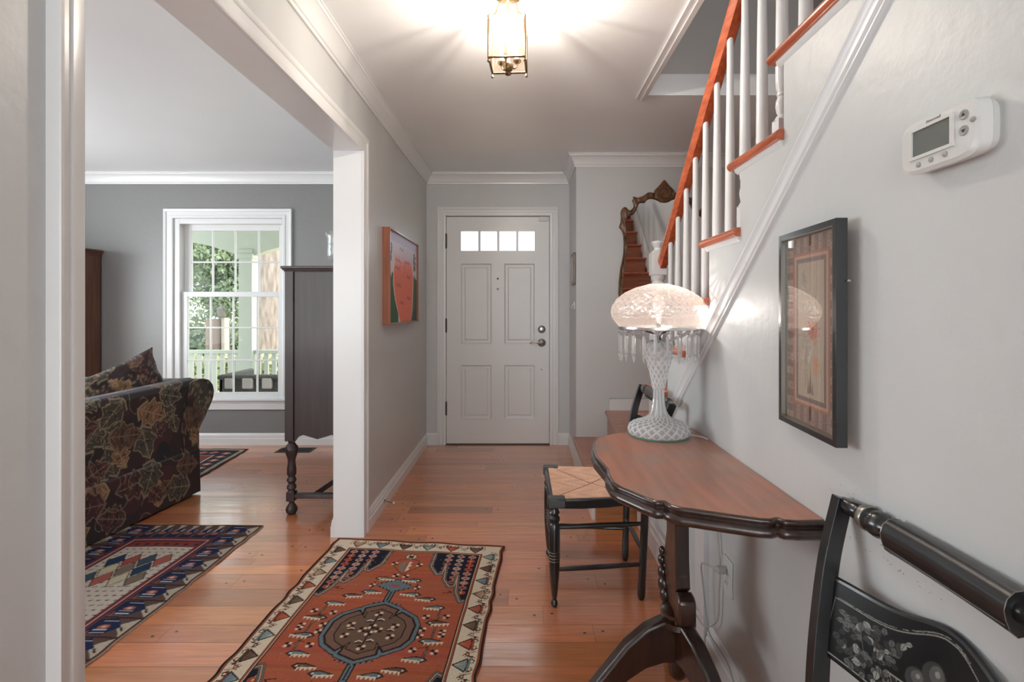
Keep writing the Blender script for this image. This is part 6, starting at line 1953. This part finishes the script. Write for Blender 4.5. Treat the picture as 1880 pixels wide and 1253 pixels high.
q = MB(); a_ = Vector((cx0 + .20, cy0 + .05, .108)); b_ = Vector(((cx0 + cx1) / 2, (cy0 + cy1) / 2, .108)); q.tube([(cx0 + .07, cy0 + .05, .108) if False else (cx0 + .16, cy0 + .05, .108), ((cx0 + cx1) / 2 + .02, (cy0 + cy1) / 2, .108), (cx0 + .16, cy1 - .05, .108)], .016, 8); q.build('stretcher', 'cabinet', cab)
hv = thing('hurricane_vase', 'clear glass footed hurricane vase standing on the tall dark cabinet', 'vase', (-1.172, 3.30, 1.462))
q = MB(); hp3 = [(.0001, 1.463), (.040, 1.463), (.042, 1.468), (.016, 1.478), (.010, 1.490), (.014, 1.500), (.030, 1.512), (.044, 1.530), (.050, 1.56), (.048, 1.62), (.049, 1.655), (.056, 1.675), (.062, 1.688), (.060, 1.692), (.053, 1.678), (.046, 1.655), (.045, 1.62), (.047, 1.56), (.041, 1.534), (.028, 1.517), (.0001, 1.510)]
q.lathe(hp3, (-1.172, 3.30, 0), seg=28); q.build('glass_body', 'jar_glass', hv)
hx1, hy0, hy1, hzt = -3.735, 4.22, 4.64, 1.708
hu = thing('wooden_cabinet', 'brown wooden cabinet with cornice at the left end of the grey wall', 'cabinet', (-4.15, 4.43, 0))
q = MB(); q.box(-4.56, hx1, hy0, hy1, .08, hzt); q.box(-4.54, hx1 - .02, hy0 + .03, hy1, 0, .08); q.build('body', 'hutch', hu, bevel=.003)
q = MB()
for (d_, za, zb_) in ((.006, hzt - .03, hzt - .012), (.016, hzt - .012, hzt + .004), (.030, hzt + .004, hzt + .022)): q.box(-4.56 - d_, hx1 + d_, hy0 - d_, hy1, za, zb_)
q.build('cornice', 'hutch', hu, bevel=.004)
for k in range(2):
    x0_2 = -4.545 + k * .40
    q = MB(); q.box(x0_2, x0_2 + .392, hy0 - .018, hy0, .12, hzt - .05); q.box(x0_2 + .06, x0_2 + .332, hy0 - .024, hy0 - .016, .20, hzt - .13); dr = q.build('door', 'hutch', hu, bevel=.003)
    q = MB(); q.ball((x0_2 + (.368 if k == 0 else .025), hy0 - .03, .95), .012, 10, 8); q.build('knob', 'brass', dr)

# ================================================================== OUTSIDE THE WINDOW
M['porch'] = paint('pale_green_porch_paint', rgb(205, 212, 200), rough=.6, var=.02, bump=.05)
M['porchfloor'] = paint('porch_floor', rgb(170, 165, 155), rough=.7, var=.05)
M['ground'] = paint('leafy_ground', rgb(176, 170, 120), rough=.95, var=.3, scale=2.5, col2=rgb(210, 196, 176), bump=.3)
M['bark'] = paint('bark', rgb(110, 100, 94), rough=.95, scale=6, stretch=(3, 3, .6), col2=rgb(152, 140, 132), bump=.8, bscale=14)
M['leaf'] = paint('leaf_green', rgb(104, 130, 92), rough=.8, scale=.9, col2=rgb(190, 200, 160), bump=0)
M['leaf2'] = paint('leaf_dark_green', rgb(84, 108, 84), rough=.8, scale=.9, col2=rgb(164, 180, 150), bump=0)
M['hedge'] = paint('hedge_yellow_green', rgb(166, 164, 122), rough=.85, scale=2, col2=rgb(206, 202, 166), bump=0)
M['rattan'] = paint('grey_rattan', rgb(92, 90, 88), rough=.8, scale=60, var=.3, bump=.6, bscale=120)
M['cushion'] = paint('pale_cushion', rgb(205, 196, 190), rough=.9, var=.03)
M['brick'] = paint('brown_brick', rgb(106, 94, 88), rough=.9, var=.15, scale=20)
PZ = -.22
struct(MB().box(-7.5, 2.5, YD + .16, 7.0, PZ - .1, PZ).build('floor_porch', 'porchfloor'))
struct(MB().box(-60, 60, 7.0, 90, PZ - .5, PZ - .4).build('ground', 'ground'))
struct(MB().box(-7.5, -1.35, YD + .17, 7.0, 2.42, 2.5).build('ceiling_porch', 'porch'))
# porch beam with shallow arches between the columns
bm_ = [(-7.5, 2.42), (-7.5, 1.93)]
colx = P(456, 0, 6.8).x
for (xa, xb) in ((-5.6, colx - .1), (colx + .1, -1.35)):
    for i in range(13):
        t = i / 12; bm_.append((xa + (xb - xa) * t, 1.90 + .20 * (1 - (2 * t - 1) ** 2)))
bm_.append((-1.35, 2.42))
q = MB(); q.prism(bm_, 'y', 6.74, 6.88); struct(q.build('trim_9', 'porch'))
for i, x in enumerate((colx, -5.7)):
    q = MB(); q.box(x - .085, x + .085, 6.72, 6.90, PZ, 1.98); q.box(x - .10, x + .10, 6.70, 6.92, PZ, PZ + .12); q.box(x - .10, x + .10, 6.70, 6.92, 1.86, 1.92)
    tag(q.build('porch_column', 'porch', None, bevel=.006, loc=(x, 6.8, PZ)), ('square pale porch column seen through the right half of the window', 'square pale porch column at the far left of the porch')[i], 'column')
def railing(x0, x1, label):
    r = thing('porch_railing', label, 'railing', ((x0 + x1) / 2, 6.8, PZ))
    q = MB(); q.box(x0, x1, 6.765, 6.835, .63, .675); q.build('top_rail', 'porch', r, bevel=.004)
    q = MB(); q.box(x0, x1, 6.775, 6.825, PZ + .07, PZ + .12); q.build('bottom_rail', 'porch', r, bevel=.004)
    n_ = int((x1 - x0) / .099)
    for k in range(n_):
        x = x0 + (k + .5) * (x1 - x0) / n_
        q = MB(); q.box(x - .026, x + .026, 6.785, 6.815, PZ + .12, .63); q.build('picket', 'porch', r)
railing(colx - 2.0, colx - .085, 'white picket porch railing left of the porch column')
railing(colx + .085, colx + 1.3, 'white picket porch railing right of the porch column')
be = thing('porch_bench', 'grey woven outdoor bench with pale back cushions on the porch', 'bench', (-2.6, 5.7, PZ))
bx0, bx1 = P(405, 0, 5.6).x, P(545, 0, 5.6).x
zt_ = P(0, 688, 5.6).z
q = MB(); q.box(bx0, bx1, 5.56, 5.62, PZ + .05, zt_); q.box(bx0, bx0 + .06, 5.56, 6.2, PZ + .05, zt_); q.box(bx1 - .06, bx1, 5.56, 6.2, PZ + .05, zt_); q.box(bx0, bx1, 5.56, 6.2, PZ + .05, PZ + .22)
q.box(bx0, bx1, 5.52, 5.56, zt_ - .05, zt_)
q.build('frame', 'rattan', be, bevel=.02)
for (a, b) in ((414, 429), (446, 465), (482, 500), (516, 532)):
    q = MB(); xa, xb = P(a, 0, 5.54).x, P(b, 0, 5.54).x; q.box(xa, xb, 5.515, 5.56, P(0, 714, 5.54).z, P(0, 694, 5.54).z); q.build('cushion', 'cushion', be, bevel=.012)
def leaves(name, blobs, n, size, mat, seed, parent):
    r_ = np.random.RandomState(seed)
    vs, fs = [], []
    for k in range(n):
        c_, rad = blobs[r_.randint(len(blobs))]
        d_ = r_.normal(size=3); d_ /= np.linalg.norm(d_); p = np.array(c_) + d_ * np.array(rad) * r_.uniform(.35, 1.0) ** .5
        a = r_.normal(size=3); a /= np.linalg.norm(a); b = np.cross(a, r_.normal(size=3)); b /= np.linalg.norm(b)
        s_ = size * r_.uniform(.6, 1.4); o_ = len(vs)
        vs += [tuple(p - a * s_), tuple(p + b * s_ * .45), tuple(p + a * s_), tuple(p - b * s_ * .45)]; fs.append((o_, o_ + 1, o_ + 2, o_ + 3))
    q = MB(); q.add(vs, fs); return q.build(name, mat, parent, merge=False, sharp=180)
GZ = PZ - .4
# big trunk close behind the railing
tx = P(497, 0, 10.5).x
tr = thing('large_tree', 'large tree with thick grey-brown trunk behind the right end of the porch', 'tree', (tx, 10.5, GZ))
q = MB(); q.lathe([(.34, 0), (.26, .4), (.225, 1.2), (.215, 3.0), (.20, 5.5), (.17, 7)], (tx, 10.5, GZ), seg=20); q.build('trunk', 'bark', tr)
leaves('foliage', [((tx, 10.5, 6.8), (2.4, 2.4, 1.2))], 1800, .16, 'leaf', 1, tr)
def tree(x, y, h, cr, label, mat, seed, n=4200):
    t = thing('tree', label, 'tree', (x, y, GZ), 'trees across the yard')
    q = MB(); q.lathe([(.22, 0), (.15, .6), (.12, h * .5), (.05, h)], (x, y, GZ), seg=12)
    for k in range(5):
        a = k * 1.3 + seed; q.tube([(x, y, GZ + h * (.35 + .1 * k)), (x + cr * .6 * math.cos(a), y + cr * .6 * math.sin(a), GZ + h * (.5 + .1 * k))], [.06, .02], 6)
    q.build('trunk', 'bark', t)
    r_ = np.random.RandomState(seed)
    bl = [((x + r_.uniform(-.6, .6) * cr, y + r_.uniform(-.6, .6) * cr, GZ + h * r_.uniform(.35, 1.0)), (cr * .55, cr * .55, h * .13)) for _ in range(13)]
    leaves('foliage', bl, int(n * 4.5), .065, mat, seed + 50, t)
tree(-8.3, 14.6, 5.0, 1.6, 'leafy green tree across the yard behind the left window panes', 'leaf2', 3)
tree(-12.6, 19.2, 7.2, 1.9, 'pale leafy tree across the yard beyond the middle panes', 'leaf', 5, 5200)
tree(-16.8, 23.0, 7.5, 2.2, 'tall tree farthest left across the yard', 'leaf2', 8, 5200)
tree(-9.4, 22.8, 6.5, 1.9, 'light green tree behind the porch column across the yard', 'leaf', 12, 5200)
tree(-14.0, 28.5, 9.0, 2.8, 'distant broad tree behind all the other trees in the yard', 'leaf', 14, 5200)
hg = leaves('hedge', [((-5.6 + .35 * k, 8.3, .18), (.35, .35, .32)) for k in range(13)], 7000, .06, 'hedge', 77, None)
tag(hg, 'low yellow-green hedge running just behind the porch railing', 'hedge', kind='stuff')
hg2 = leaves('undergrowth', [((-14 + .9 * k, 16.9, .1), (.9, .25, .7)) for k in range(12)], 6000, .15, 'leaf2', 79, None)
tag(hg2, 'green undergrowth below the trees across the yard', 'undergrowth', kind='stuff')
q = MB(); pa, pb = P(377, 0, 12).x, P(403, 0, 12).x
q.box(pa, pa + .22, 12, 12.3, GZ, P(0, 586, 12).z); q.build
tag(q.build('gate_post', 'brick', None, bevel=.01, loc=(pa + .1, 12.1, GZ)), 'square brown gate post seen through the middle of the window', 'post')
q = MB(); q.box(pa + .24, pb, 12.2, 12.4, GZ, P(0, 586, 12).z + .02)
tag(q.build('fence_panel', M['porchfloor'], None, bevel=.01, loc=(pb - .05, 12.3, GZ)), 'pale narrow fence panel beside the brown gate post', 'fence')
q = MB(); q.lathe([(.03, 0), (.03, .04), (.07, .06), (.09, .20), (.10, .24), (.02, .30), (.0001, .31)], (pa + .28, 12.15, P(0, 586, 12).z), seg=12)
tag(q.build('post_lantern', 'rattan', None, loc=(pa + .28, 12.15, P(0, 586, 12).z)), 'small pale lantern on top of the brown gate post', 'lantern')

# scuffs rubbed into the stair wall above and beside the near chair
q = MB(); r7 = np.random.RandomState(4)
for k in range(46):
    t = r7.rand(); px_, py_ = (1530 + 150 * t + r7.uniform(-12, 12), 893 + 92 * t + r7.uniform(-14, 14)) if k < 26 else (1550 + 190 * t + r7.uniform(-4, 4), 978 + 130 * t + r7.uniform(-5, 5))
    p = on_right(px_, py_); a = r7.uniform(.0006, .0022); b = r7.uniform(.0004, .0011)
    q.prism([(p.y - a, p.z - b), (p.y + a * .6, p.z - b * .7), (p.y + a, p.z + b * .4), (p.y - a * .3, p.z + b)], 'x', XR - .0003, XR + .001)
struct(q.build('wall_right_scuffs', 'ink'))
